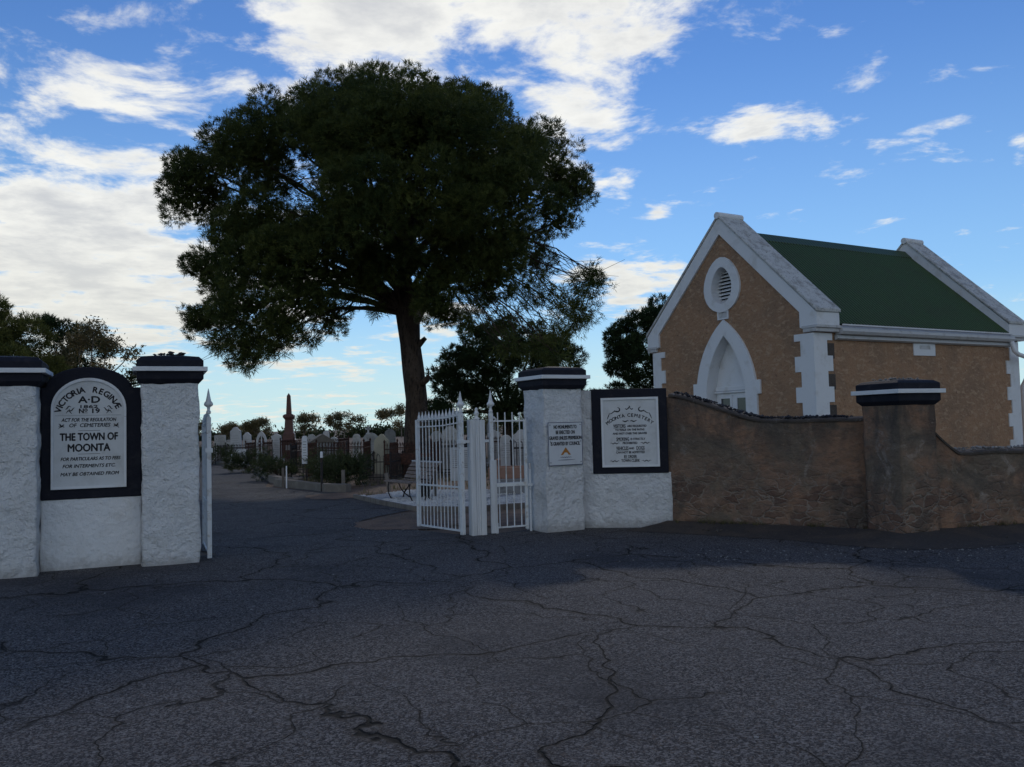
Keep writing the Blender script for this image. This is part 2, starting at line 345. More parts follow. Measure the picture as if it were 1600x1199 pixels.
    def stones(s, spots, smin, smax, flat=.7):
        for x, y, z in spots:
            q = random.uniform(smin, smax); a = random.uniform(0, 6.28)
            vs = []
            for (cx, cy, cz) in ((1, 0, 0), (0, 1, 0), (-1, 0, 0), (0, -1, 0), (0, 0, 1), (0, 0, -1), (.7, .7, .5), (-.7, .6, .4)):
                j = random.uniform(.7, 1.2) * q
                vs.append((x + (cx * math.cos(a) - cy * math.sin(a)) * j, y + (cx * math.sin(a) + cy * math.cos(a)) * j * .8, z + cz * j * flat))
            s.add(vs, [(0, 6, 4), (6, 1, 4), (1, 7, 4), (7, 2, 4), (2, 3, 4), (3, 0, 4), (0, 1, 6), (1, 2, 7), (1, 0, 5), (2, 1, 5), (3, 2, 5), (0, 3, 5)])
        return s
    def build(s, name, mat, parent=None, smooth=False, bevel=0.0):
        me = bpy.data.meshes.new(name); me.from_pydata(s.v, [], s.f); me.update()
        me.materials.append(mat if not isinstance(mat, str) else MT[mat])
        if smooth: me.polygons.foreach_set('use_smooth', [True] * len(me.polygons))
        o = bpy.data.objects.new(name, me); COL.objects.link(o)
        if parent: o.parent = parent
        if bevel:
            b = o.modifiers.new('bevel', 'BEVEL'); b.width = bevel; b.segments = 2; b.limit_method = 'ANGLE'; b.angle_limit = R(40)
        return o

def tag(o, label=None, cat=None, group=None, kind=None):
    if label: o['label'] = label
    if cat: o['category'] = cat
    if group: o['group'] = group
    if kind: o['kind'] = kind
    return o
def thing(name, label, cat, loc=(0, 0, 0), rz=0, group=None):
    o = bpy.data.objects.new(name, None); COL.objects.link(o); o.empty_display_size = .2
    o.location = loc; o.rotation_euler = (0, 0, R(rz)); return tag(o, label, cat, group)

FONT = bpy.data.curves.new('f', 'FONT').font
def glyphs(txt, h, width=None, shear=0, weight=0.0, space=1.0):
    """flat text mesh, baseline centred on the origin, capitals h high"""
    cu = bpy.data.curves.new('txt', 'FONT'); cu.body = txt; cu.size = h / .70; cu.align_x = 'LEFT'; cu.shear = shear
    cu.space_character = space; cu.resolution_u = 3; cu.fill_mode = 'BOTH'; cu.extrude = .0006
    o = bpy.data.objects.new('txt', cu); COL.objects.link(o)
    dg = bpy.context.evaluated_depsgraph_get(); me = o.evaluated_get(dg).to_mesh()
    vs = [v.co.copy() for v in me.vertices]; fs = [tuple(q.vertices) for q in me.polygons]
    o.evaluated_get(dg).to_mesh_clear(); bpy.data.objects.remove(o)
    if not vs: return [], []
    x0 = min(v.x for v in vs); x1 = max(v.x for v in vs); k = (width / (x1 - x0)) if width else 1
    return [Vector(((v.x - (x0 + x1) / 2) * k, v.y, v.z)) for v in vs], fs
def line(mb, txt, x, z, h, width=None, y=0.0, **kw):
    wt = kw.pop('weight', 0) * .55
    vs, fs = glyphs(txt, h, width, **kw)
    for k, (a, b) in enumerate(((0, 0), (wt, 0), (-wt, 0), (0, wt), (0, -wt)) if wt else ((0, 0),)):
        mb.add([(x + v.x + a, y - v.z - k * .00015, z + v.y + b) for v in vs], fs)
def arc(mb, txt, cx, cz, rad, a0, a1, h, y=0.0, weight=0.0, squash=1.0, gaps=None):
    n = len(txt); wd = [{'I': .45, ' ': .75, 'M': 1.25, 'Æ': 1.35}.get(c, 1.0) for c in txt]
    tot = sum(wd); t = 0
    for c, w_ in zip(txt, wd):
        a = R(a0 + (a1 - a0) * (t + w_ / 2) / tot); t += w_
        if c == ' ': continue
        vs, fs = glyphs(c, h)
        ca, sa = math.cos(a - math.pi / 2), math.sin(a - math.pi / 2)
        bx, bz = cx + math.cos(a) * rad, cz + math.sin(a) * rad * squash
        for k, (p_, q_) in enumerate(((0, 0), (1, 0), (-1, 0), (0, 1), (0, -1))):
            mb.add([(bx + v.x * ca - v.y * sa + p_ * weight * .55, y - v.z - k * .00015, bz + v.x * sa + v.y * ca + q_ * weight * .55) for v in vs], fs)
def rule(mb, x0, x1, z, t=.004, y=0.0): mb.box(x0, x1, y - .0012, y, z - t / 2, z + t / 2)
def squiggle(mb, pts, w=.008, y=0.0):
    """flat brush stroke"""
    for i in range(len(pts) - 1):
        (a, b), (c, e) = pts[i], pts[i + 1]; L = math.hypot(c - a, e - b) or 1
        k = w / 2 * (.45 + math.sin(math.pi * (i + .5) / (len(pts) - 1)))
        nx, nz = -(e - b) / L * k, (c - a) / L * k
        mb.add([(a + nx, y - .001, b + nz), (a - nx, y - .001, b - nz), (c - nx, y - .001, e - nz), (c + nx, y - .001, e + nz)], [(0, 1, 2, 3)])
def wave(mb, x0, x1, z, amp, n=3, y=0.0, w=.009):
    squiggle(mb, [(x0 + (x1 - x0) * i / 18, z + amp * math.sin(i / 18 * n * 6.28)) for i in range(19)], w, y)

# ---------------------------------------------------------------- foliage
def soup(name, V, mat, tint=None, parent=None, quad=False):
    """V: (n, 3 or 4, 3) array of faces"""
    n, k, _ = V.shape
    me = bpy.data.meshes.new(name)
    me.vertices.add(n * k); me.loops.add(n * k); me.polygons.add(n)
    me.vertices.foreach_set('co', V.reshape(-1).astype(np.float32))
    me.loops.foreach_set('vertex_index', np.arange(n * k, dtype=np.int32))
    me.polygons.foreach_set('loop_start', np.arange(0, n * k, k, dtype=np.int32))
    me.polygons.foreach_set('loop_total', np.full(n, k, dtype=np.int32))
    me.update(calc_edges=True)
    if tint is not None:
        at = me.attributes.new('tint', 'FLOAT', 'POINT'); at.data.foreach_set('value', np.repeat(tint, k).astype(np.float32))
    me.materials.append(MT[mat]); o = bpy.data.objects.new(name, me); COL.objects.link(o)
    if parent: o.parent = parent
    return o
def unit(a): return a / (np.linalg.norm(a, axis=-1, keepdims=True) + 1e-9)
def lobepts(lobes, dens, shell=.75, zflat=.8):
    """random points on and in the lobes, denser near the skin, lumpy outline"""
    P_, D_, T_ = [], [], []
    for i, (x, y, z, rad) in enumerate(lobes):
        n = int(dens * rad * rad * 12.6); 
        d_ = unit(rng.normal(size=(n, 3)))
        rr = rad * (1 - (1 - shell) * rng.random(n) ** .7)
        lump = np.array([noise.noise(Vector(q * 2.3 + i * 7.1)) for q in d_]) if n else np.zeros(0)
        q = d_ * (rr * (1 + .30 * lump))[:, None]; q[:, 2] *= zflat
        P_.append(q + (x, y, z)); D_.append(d_); T_.append(np.clip(.42 + .55 * lump + rng.normal(0, .15) + rng.normal(0, .13, n), 0, 1))
    return np.concatenate(P_), np.concatenate(D_), np.concatenate(T_)
def pads(lobes, k, rf=.40, out=.86, up=.3):
    """break each lobe into overlapping rounded pads on its outside"""
    o_ = []
    for (x, y, z, q) in lobes:
        o_.append((x, y, z, q * .76))
        for d_ in unit(rng.normal(size=(k, 3)) + np.array([0, -.25, up])):
            rr = q * rf * rng.uniform(.8, 1.25); o_.append((x + d_[0] * q * out, y + d_[1] * q * out, z + d_[2] * q * out * .8, rr))
    return o_
def needles(name, lobes, mat, dens, L=.28, w=.03, per=10, shell=.7, parent=None, droop=.1, zflat=.8):
    p, dr, t = lobepts(lobes, dens, shell, zflat)
    dr = unit(dr * .75 + np.array([0, 0, .45 - droop]))
    n = len(p); p = np.repeat(p, per, 0); dr = np.repeat(dr, per, 0); t = np.repeat(t, per)
    v = unit(dr + rng.normal(0, .62, p.shape)); l = L * rng.uniform(.55, 1.15, (len(p), 1))
    base = p + rng.normal(0, L * .22, p.shape)
    side = unit(np.cross(v, unit(rng.normal(size=p.shape)))) * w / 2
    V = np.stack([base - side, base + side, base + v * l], 1)
    return soup(name, V, mat, np.clip(t + rng.normal(0, .1, len(t)), 0, 1), parent)
def leaves(name, lobes, mat, dens, size=.12, per=4, shell=.2, parent=None, zflat=.7, spread=1.6, hang=0.0):
    p, dr, t = lobepts(lobes, dens, shell, zflat)
    p = np.repeat(p, per, 0) ; t = np.repeat(t, per); p = p + rng.normal(0, size * spread, p.shape)
    a = unit(rng.normal(size=p.shape) + np.array([0, 0, -hang])); b = unit(np.cross(a, rng.normal(size=p.shape)))
    s_ = size * rng.uniform(.5, 1.2, (len(p), 1)); a = a * s_; b = b * s_ * .36
    V = np.stack([p - a, p + b * 1.0, p + a, p - b], 1)
    return soup(name, V, mat, np.clip(t + rng.normal(0, .15, len(t)), 0, 1), parent)
def limb(mb, a, b, r0_, r1, sag=.15, seg=6, n=6, wob=.12):
    a, b = Vector(a), Vector(b); L = (b - a).length; pts = []; rad = []
    o = Vector((random.uniform(-9, 9), random.uniform(-9, 9), 0))
    for i in range(n + 1):
        t = i / n; q = a.lerp(b, t); q.z += math.sin(math.pi * t) * L * sag
        q += noise.noise_vector(q * .5 + o) * wob * L * .35 * math.sin(math.pi * t)
        pts.append(q); rad.append(r0_ + (r1 - r0_) * t ** .8)
    mb.tube(pts, rad, seg); return pts

# ================================================================ the setting
def sheet(name, poly, z, mat, sub=0):
    mb = MB(); mb.add([(x, y, z) for x, y in poly], [tuple(range(len(poly)))])
    o = mb.build(name, mat); return tag(o, kind='structure')
g = MB(); n_ = 48; vs = [(0, 0, -.012)]; rr = [60, 300, 4000]
for q in rr: vs += [(math.cos(i / n_ * 6.2832) * q, math.sin(i / n_ * 6.2832) * q, -.012) for i in range(n_)]
fs = [(0, 1 + i, 1 + (i + 1) % n_) for i in range(n_)]
for k in range(2): fs += [(1 + k * n_ + i, 1 + (k + 1) * n_ + i, 1 + (k + 1) * n_ + (i + 1) % n_, 1 + k * n_ + (i + 1) % n_) for i in range(n_)]
g.add(vs, fs); tag(g.build('ground', 'soil'), kind='structure')
# street edge is a wavering line where the asphalt meets the foot of the walls
street = [(-60, -25), (60, -25), (60, 26.0), (5.6, 11.75), (4.9, 12.0), (2.5, 13.3), (.35, 13.35), (-.2, 12.95), (-.9, 12.9), (-3.95, 11.4), (-4.6, 11.0), (-6.1, 10.2), (-60, -12)]
sheet('street', street, 0, 'asphalt')
pr = [(-.9, 12.9), (-1.35, 13.35), (-2.1, 14.1), (-2.75, 14.9), (-2.5, 15.8), (-2.05, 16.8), (-2.85, 18.2), (-3.78, 20.1), (-4.3, 21.2), (-4.5, 22.3), (-5.7, 23.4), (-7.2, 24.9), (-8.3, 29.5), (-10.9, 35.8), (-16, 45.4), (-30, 74), (-62, 130)]
pl = [(-78, 130), (-44, 74), (-27, 46), (-14, 24), (-7, 14.8), (-3.95, 11.4)]
sheet('path', pr + pl, 0, 'asphalt')

def apron():
    mb = MB(); pts = []
    line_ = [(2.3, 13.05), (3.2, 12.5), (4.2, 11.9), (4.75, 11.4), (4.9, 10.95), (5.35, 11.1), (5.7, 11.5), (7.5, 12.0), (10.5, 12.8), (16, 14.3)]
    out = [(1.6, 12.75), (2.7, 12.05), (3.6, 11.35), (4.1, 10.85), (4.65, 10.35), (5.45, 10.3), (6.3, 10.7), (8.0, 11.2), (11, 12.0), (16.4, 13.3)]
    n = len(line_); v = []
    for i in range(n):
        (a, b), (c, e) = line_[i], out[i]
        for k in range(6):
            t = k / 5; x = a + (c - a) * t; y = b + (e - b) * t + (.12 * noise.noise(Vector((x * 1.3, 3, 0))) if k == 5 else 0)
            v.append((x, y, .10 * (1 - t) ** 1.6 + (.0045 if k == 5 else .012) + .012 * noise.noise(Vector((x * 2, y * 2, 0))) * (k < 5)))
    fs = [(i * 6 + k, i * 6 + k + 1, i * 6 + 7 + k, i * 6 + 6 + k) for i in range(n - 1) for k in range(5)]
    mb.add(v, [q[::-1] for q in fs]); return tag(mb.build('verge', 'verge', smooth=True), kind='structure')
MT['verge'] = M('verge_dirt', (.058, .050, .046), .95, [(1.4, (.095, .074, .058), .42, .66, 7), (30, (.16, .14, .12), .60, .72, 3), (60, (.035, .031, .03), .55, .7, 2)], [(12, .03, 6), (70, .012, 3)])
apron()

# ---------------------------------------------------------------- gate piers and the left sign wall
def cap(parent, cx, cy, hw, zb, h=.335):
    """dark moulded cap with a white band"""
    a = hw + .055; b = hw + .10
    MB().loft([(hw - .01, hw - .01, zb), (hw + .005, hw + .005, zb), (a, a, zb + .055), (a, a, zb + .15)], cx, cy).build('cap_moulding', 'black', parent, bevel=.006)
    MB().loft([(b, b, zb + .15), (b, b, zb + .205)], cx, cy).build('cap_band', 'trim', parent, bevel=.005)
    MB().loft([(a, a, zb + .205), (a, a, zb + .285), (a - .05, a - .05, zb + h), (a - .25, a - .25, zb + h + .03)], cx, cy).build('cap_top', 'black', parent, bevel=.008)

t = thing('gate_pier', 'white limewashed stone pier with black cap between arched sign and open gate leaf', 'pier', (-4.53, 10.47, 0), 23, 'gate piers of the cemetery entrance')
MB().rough(0, .66, 0, .66, -.05, 2.22, .03, .024, 3.6, seed=1).build('shaft', 'white', t, smooth=True)
cap(t, .33, .33, .33, 2.222)
db = MB(); 
for i in range(26):
    x, y = random.uniform(.15, .5), random.uniform(.12, .5); db.stones([(x, y, 2.6 + random.uniform(-.01, .02))], .015, .045, .6)
tag(db.build('loose_stones', 'clinker', t), kind='stuff')
L1 = t
t = thing('gate_pier', 'white limewashed stone pier with black cap cut by the left picture edge', 'pier', (-5.52, 9.95, 0), 23, 'gate piers of the cemetery entrance')
MB().rough(-.66, 0, 0, .66, -.05, 2.19, .03, .024, 3.6, seed=5).build('shaft', 'white', t, smooth=True)
cap(t, -.33, .33, .33, 2.192)

def archpts(cx, hw, z0, zs, zt, n=20):
    return [(cx - hw, z0), (cx + hw, z0)] + [(cx + hw * math.cos(math.pi * i / n), zs + (zt - zs) * math.sin(math.pi * i / n)) for i in range(n + 1)]
t = thing('sign_wall', 'low white wall panel with arched black surround between the two left piers', 'wall', (-4.53, 10.47, 0), 23)
MB().rough(-1.112, -.004, .25, .6, -.05, .85, .035, .009, 3.0, seed=9).build('plastered_base', 'white_smooth', t, smooth=True)
sp = [(-1.112, .84), (-.004, .84), (-.004, 2.19), (-.12, 2.19)]
hw, zt, cxw = .47, 2.44, -.59
sp += [(cxw + hw * math.cos(a), 2.19 + .25 * math.sin(a)) for a in [math.pi * i / 20 for i in range(21)]] + [(-1.112, 2.19)]
MB().prism(sp, .232, .6).build('arched_surround', 'black', t, bevel=.015)
CX = -.587
t = thing('notice_board', 'arch topped white notice board headed VICTORIA REGINAE set in the left wall', 'sign', (-4.53, 10.47, 0), 23)
MB().prism(archpts(CX, .385, .995, 1.93, 2.27, 24), .218, .231).build('panel', 'panel', t)
MB().ring(archpts(CX, .412, .965, 1.93, 2.305, 24), archpts(CX, .385, .995, 1.93, 2.27, 24), .200, .231).build('frame', 'trim', t)
Y0 = .217
def zc(y): return 2.305 - (y - 170) / 404
lb = MB()
arc(lb, 'VICTORIA', CX, 1.815, .315, 168, 98, .070, Y0, .007, 1.0); arc(lb, 'REGINÆ', CX, 1.815, .315, 84, 20, .070, Y0, .007, 1.0)
line(lb, 'A·D', CX, zc(292), .078, .235, Y0, weight=.008)
line(lb, '1862', CX, zc(318), .036, .19, Y0, weight=.004)
line(lb, 'N', CX - .085, zc(343), .055, .048, Y0, weight=.006); line(lb, 'o', CX - .035, zc(335), .050, .032, Y0, weight=.005); line(lb, '19', CX + .075, zc(343), .055, .08, Y0, weight=.006)
rule(lb, CX - .055, CX - .017, zc(342), .005, Y0)
line(lb, 'ACT FOR THE REGULATION', CX, zc(384), .042, .60, Y0, shear=.25, weight=.003)
line(lb, 'OF  CEMETERIES', CX + .01, zc(411), .044, .45, Y0, shear=.2, weight=.003)
line(lb, 'THE TOWN OF', CX, zc(476), .088, .63, Y0, weight=.008)
line(lb, 'MOONTA', CX, zc(530), .090, .46, Y0, weight=.008)
line(lb, 'FOR PARTICULARS AS TO FEES', CX + .02, zc(574), .040, .655, Y0, shear=.25, weight=.003)
line(lb, 'FOR INTERMENTS ETC.', CX, zc(609), .040, .575, Y0, shear=.25, weight=.003)
line(lb, 'MAY BE OBTAINED FROM', CX + .01, zc(648), .040, .64, Y0, shear=.25, weight=.003)
rule(lb, CX - .12, CX + .12, zc(429), .004, Y0); rule(lb, CX - .12, CX + .12, zc(543), .004, Y0); rule(lb, CX - .37, CX + .36, zc(354), .002, Y0)
for s_ in (-1, 1):
    for dx, dz, a_ in ((.16, 1.925, .5), (.19, 1.89, -.4), (.20, 1.945, .1)):
        squiggle(lb, [(CX + s_ * (dx + .06 * k / 5), dz + .02 * math.sin(k + a_ * 3)) for k in range(6)], .009, Y0)
    for dz in (.012, -.012, .0):
        squiggle(lb, [(CX + s_ * (.27 + .06 * k / 5), zc(405) + dz * (k - 2) * .8 + .006 * math.sin(k * 2)) for k in range(6)], .008, Y0)
lb.build('lettering', 'ink', t)

# ---------------------------------------------------------------- right gate pier, council sign, right sign wall
t = thing('gate_pier', 'white limewashed stone pier with black cap carrying the small council sign', 'pier', (.47, 12.78, 0), 28, 'gate piers of the cemetery entrance')
MB().rough(0, .66, 0, .62, -.05, 2.13, .03, .024, 3.6, seed=14).build('shaft', 'white', t, smooth=True)
cap(t, .33, .31, .33, 2.132, .32)
t = thing('council_sign', 'small square white sign with orange chevron screwed to the right gate pier', 'sign', (.47, 12.78, 0), 28)
MB().box(.035, .635, -.034, -.024, .985, 1.63).build('backing_sheet', 'council', t, bevel=.003)
q = MB()
for a_, b_, c_, d_ in ((.035, .635, 1.622, 1.630), (.035, .635, .985, .993), (.035, .043, .993, 1.622), (.627, .635, .993, 1.622)): q.box(a_, b_, -.0365, -.0345, c_, d_)
q.build('border_line', MT['navy'], t)
q = MB(); cxs = .335
for txt, z_, w_ in (('NO MONUMENTS TO', 1.535, .40), ('BE ERECTED ON', 1.455, .33), ('GRAVES UNLESS PERMISSION', 1.370, .565), ('IS GRANTED BY COUNCIL', 1.285, .51)):
    line(q, txt, cxs, z_, .052, w_, -.036, weight=.004)
for x_, z_ in ((.07, 1.59), (.60, 1.59), (.07, 1.03), (.60, 1.03), (.07, 1.34), (.60, 1.34)): q.prism([(x_ + .008 * math.cos(k), z_ + .008 * math.sin(k)) for k in (0, 1.05, 2.1, 3.14, 4.2, 5.25)], -.038, -.035)
q.build('lettering', 'ink', t)
q = MB(); q.add([(cxs - .09, -.036, 1.14), (cxs, -.036, 1.255), (cxs + .09, -.036, 1.14), (cxs + .05, -.036, 1.14), (cxs + .02, -.036, 1.175), (cxs - .02, -.036, 1.175), (cxs - .05, -.036, 1.14)], [(0, 6, 5, 1), (1, 5, 4), (1, 4, 3, 2)]); q.build('chevron_mark', 'orange', t)
q = MB(); wave(q, cxs - .10, cxs + .10, 1.105, .006, 6, -.036, .006); q.build('small_print', 'navy', t); q = MB(); wave(q, cxs - .14, cxs + .16, 1.065, .008, 9, -.036, .006); q.build('small_print', 'navy', t)

t = thing('sign_wall', 'white rough stone wall with square black surround right of the council sign pier', 'wall', (1.02, 13.28, 0), -8.2)
MB().rough(0, 1.385, 0, .38, -.05, .835, .03, .024, 3.6, seed=21).build('stone_base', 'white', t, smooth=True)
MB().rough(0, .205, 0.0, .38, .835, 2.11, .035, .010, 4.0, seed=22).build('stone_strip', 'white', t, smooth=True)
MB().prism([(.20, .825), (1.345, .825), (1.345, 2.115), (.20, 2.125)], -.022, .40).build('square_surround', 'black', t, bevel=.012)
t = thing('notice_board', 'rectangular white notice board headed MOONTA CEMETERY in black surround', 'sign', (1.02, 13.28, 0), -8.2)
x0, x1, z0, z1 = .345, 1.215, .925, 1.985; CX = (x0 + x1) / 2 - .005
MB().box(x0 + .03, x1 - .03, -.036, -.0225, z0 + .03, z1 - .03).build('panel', 'panel', t)
MB().ring([(x0, z0), (x1, z0), (x1, z1), (x0, z1)], [(x0 + .032, z0 + .032), (x1 - .032, z0 + .032), (x1 - .032, z1 - .032), (x0 + .032, z1 - .032)], -.055, -.0225).build('frame', 'trim', t)
def zc(y): return 1.935 - (y - 112) / 500
lb = MB(); Y0 = -.037
arc(lb, 'MOONTA CEMETERY', CX, zc(494), .52, 131, 49, .050, Y0, .004)
for tx, xx, yy, hh, ww in (('VISITORS', -.155, 316, .050, .185), ('ARE REQUESTED', .11, 313, .030, .29), ('TO WALK ON THE PATHS', 0, 341, .030, .44), ('AND NOT OVER THE GRAVES', 0, 369, .030, .515),
        ('SMOKING', -.11, 416, .050, .19), ('IS STRICTLY', .12, 413, .032, .22), ('PROHIBITED', 0, 443, .032, .22), ('VEHICLES', -.12, 486, .050, .185), ('AND', .02, 483, .030, .075), ('DOGS', .155, 486, .050, .12),
        ('CAN NOT BE ADMITTED', 0, 514, .034, .43), ('BY ORDER', 0, 547, .040, .19), ('TOWN CLERK', 0, 579, .042, .28)):
    line(lb, tx, CX + xx, zc(yy), hh, ww, Y0, weight=.003)
for a_, b_, yy in ((-.25, -.06, 320), (-.21, -.01, 420), (-.215, -.025, 490), (.09, .215, 490), (-.10, .10, 551)): rule(lb, CX + a_, CX + b_, zc(yy), .004, Y0)
for s_ in (-1, 1):
    wave(lb, CX + s_ * .16, CX + s_ * .30, zc(436), .009, 2.5, Y0); wave(lb, CX + s_ * .17, CX + s_ * .31, zc(572), .009, 2.5, Y0)
    squiggle(lb, [(CX + s_ * (.185 + .042 * math.cos(a_)), zc(178) + .034 * math.sin(a_)) for a_ in [R(100 + k * 22) for k in range(12)]][::1], .013, Y0)
    squiggle(lb, [(CX + s_ * (.15 + .15 * k / 10), zc(188 + .02 * k * k * 12 + 3 * math.sin(k))) for k in range(11)], .010, Y0)
    squiggle(lb, [(CX + s_ * (.30 + .04 * k / 8), zc(205 + k * 6)) for k in range(9)], .009, Y0)
    squiggle(lb, [(CX + s_ * (.01 + .05 * k / 6), zc(173) + .012 * math.cos(k * .9)) for k in range(7)], .010, Y0)
    squiggle(lb, [(CX + s_ * (.01 + .10 * k / 6), zc(268) + .008 * math.sin(k * 1.4)) for k in range(7)], .012, Y0)
squiggle(lb, [(CX + .012 * math.sin(k), zc(150 + k * 4)) for k in range(7)], .012, Y0)
lb.build('lettering', 'ink', t)

# ---------------------------------------------------------------- brown wing wall and beyond
def smooth01(t): t = max(0, min(1, t)); return t * t * (3 - 2 * t)
def top1(x): return 1.60 + .44 * (1 - smooth01((x + .15) / 1.75)) + .004 * math.sin(x * 9)
t = thing('stone_wall', 'stained brown rubble wall with curved coping between white sign wall and brown pier', 'wall', (2.388, 13.095, 0), -29.0)
LW = 2.82
MB().rough(-.15, LW, 0, .36, -.1, 1.6, .035, .020, 2.6, topf=lambda x: top1(x) - .05, seed=31).build('wall_face', 'oldrender', t, smooth=True)
cp = MB(); nn = 80
prof = [(-.028, -.055), (-.034, -.024), (0.0, -.004), (.18, .012), (.36, -.004), (.395, -.024), (.39, -.055)]
for i in range(nn + 1):
    x = LW * i / nn
    for (yy, zz_) in prof: cp.v.append((x, yy + .007 * noise.noise(Vector((x * 7, yy * 5, 0))), top1(x) + zz_ + .008 * noise.noise(Vector((x * 6, 1, yy * 4)))))
cp.f = [(i * 7 + k, (i + 1) * 7 + k, (i + 1) * 7 + (k + 1) % 7, i * 7 + (k + 1) % 7) for i in range(nn) for k in range(7)] + [tuple(range(7)), tuple(range(nn * 7 + 6, nn * 7 - 1, -1))]
MT['wcop'] = M('wall_coping', (.085, .070, .060), .95, [(4, (.060, .052, .046), .42, .68, 7), (15, (.25, .24, .225), .60, .74, 6)], [(16, .02, 6)])
cp.build('coping', 'wcop', t)
q = MB(); q.stones([(x, random.uniform(-.01, .33), top1(x) + random.uniform(.008, .028)) for x in np.random.default_rng(3).uniform(.05, LW - .25, 330)], .014, .036, .75)
tag(q.build('capping_stones', 'clinker', t), kind='stuff')

t = thing('wall_pier', 'brown stained pier with black and white cap standing in front of the chapel', 'pier', (4.95, 11.0, 0), 22)
q = MB(); q.rough(0, .62, 0, .62, -.1, 1.745, .035, .014, 2.6, seed=41); q.build('shaft', 'oldrender', t, smooth=True)
cap(t, .31, .31, .31, 1.74, .32)
q = MB(); q.stones([(random.uniform(.05, .55), random.uniform(.05, .55), 2.085 + random.uniform(-.01, .01)) for _ in range(46)], .012, .032, .6); tag(q.build('loose_stones', 'quartz', t), kind='stuff')

def top2(x): return 1.12 + .42 * (1 - smooth01((x + .10) / .72)) + .006 * math.sin(x * 7)
t = thing('stone_wall', 'lower brown wall running to the right picture edge below the chapel side', 'wall', (5.40, 11.35, 0), 15)
LW = 9.0
MB().rough(0, LW, 0, .36, -.1, 1.6, .045, .020, 2.6, topf=lambda x: top2(x) - .05, seed=51).build('wall_face', 'oldrender', t, smooth=True)
cp = MB(); nn = 220
for i in range(nn + 1):
    x = LW * i / nn
    for (yy, zz_) in prof: cp.v.append((x, yy + .007 * noise.noise(Vector((x * 7, yy * 5, 8))), top2(x) + zz_ + .010 * noise.noise(Vector((x * 6, 1, yy * 4)))))
cp.f = [(i * 7 + k, (i + 1) * 7 + k, (i + 1) * 7 + (k + 1) % 7, i * 7 + (k + 1) % 7) for i in range(nn) for k in range(7)] + [tuple(range(7)), tuple(range(nn * 7 + 6, nn * 7 - 1, -1))]
cp.build('coping', 'wcop', t)
q = MB(); q.stones([(x, random.uniform(.0, .33), top2(x) + random.uniform(.008, .025)) for x in np.random.default_rng(4).uniform(.5, LW, 620)], .014, .034, .7)
tag(q.build('capping_stones', 'quartz', t), kind='stuff')

# ---------------------------------------------------------------- gates
def finial(parent, x, y, z, s=1.0, name='finial'):
    MB().lathe([(.022 * s, z), (.030 * s, z + .01 * s), (.030 * s, z + .03 * s), (.018 * s, z + .05 * s), (.020 * s, z + .085 * s), (.050 * s, z + .105 * s), (.058 * s, z + .125 * s), (.050 * s, z + .145 * s),
                (.034 * s, z + .165 * s), (.026 * s, z + .205 * s), (.017 * s, z + .25 * s), (.010 * s, z + .29 * s), (.003 * s, z + .325 * s)], (x, y, 0), 14).build(name, 'wpaint', parent, smooth=True)
def spear(mb, x, z):
    mb.lathe([(.008, z - .10), (.008, z - .06), (.018, z - .045), (.008, z - .03), (.009, z - .005), (.024, z), (.024, z + .022), (.020, z + .04), (.009, z + .075), (.002, z + .115)], (x, 0, 0), 8)
def leaf(label, loc, rz, L, nb, curve, fin_h):
    t = thing('carriage_gate', label, 'gate', loc, rz, 'open carriage gate leaves')
    ztop = lambda x: 1.78 - .035 * min(1, x / .5) - .02 * (x / L) if curve else 1.78 - .03 * x / L
    MB().box(-.035, .035, -.028, .028, .02, 1.80).build('stile', 'wpaint', t, bevel=.006)
    finial(t, 0, 0, 1.80 + fin_h)
    MB().box(L - .028, L + .022, -.024, .024, .05, ztop(L) + .0).build('stile', 'wpaint', t, bevel=.006)
    for dz, hh in ((.0, .030), (-.115, .018)):
        rl = MB()
        for k in range(8):
            xa, xb = .035 + (L - .063) * k / 8, .035 + (L - .063) * (k + 1) / 8
            rl.bar((xa, 0, ztop(xa) + dz), (xb, 0, ztop(xb) + dz), .030, hh)
        rl.build('rail', 'wpaint', t)
    for z_ in (.71, .075): MB().box(.035, L - .028, -.016, .016, z_ - .012, z_ + .012).build('rail', 'wpaint', t)
    MB().box(-.05, .05, -.045, .045, 1.35, 1.405).build('clamp', 'wpaint', t)
    for k in range(nb):
        x = .035 + (L - .063) * (k + .6) / nb
        b = MB(); b.tube([(x, 0, .08), (x, 0, ztop(x) - .03)], .0082, 8); spear(b, x, ztop(x) + .012); b.build('bar', 'wpaint', t)
    return t
leaf('white iron gate leaf with spear tips folded open beside the double timber post', (-.77, 12.64, 0), 128, 1.22, 12, True, .0)
leaf('white iron gate leaf seen edge on beside the left gate pier', (-3.875, 10.93, 0), 112.6, 1.25, 12, True, .04)

t = thing('gate_post', 'thick white grooved timber post with ball knob between the two gate finials', 'post', (-.55, 12.73, 0), 23)
q = MB()
for k, (a_, b_, dy) in enumerate(((-.115, -.042, 0), (-.036, -.008, .012), (-.002, .026, .012), (.032, .115, 0))): q.box(a_, b_, -.07 + dy, .08, .0, 1.70 - .008 * (k % 2))
q.box(-.108, .108, -.05, .085, .0, 1.69)
q.build('shaft', 'wood', t, bevel=.006)
MB().lathe([(.045, 1.70), (.05, 1.715), (.026, 1.735), (.018, 1.765), (.034, 1.785), (.036, 1.805), (.022, 1.825), (.016, 1.835), (.022, 1.85), (.018, 1.868), (.004, 1.88)], (.01, 0, 0), 14).build('knob', 'wpaint', t, smooth=True)
for a_, b_ in ((-.20, -.114), (.114, .20)): MB().box(a_, b_, -.015, .015, 1.36, 1.40).build('latch_bracket', 'wpaint', t)

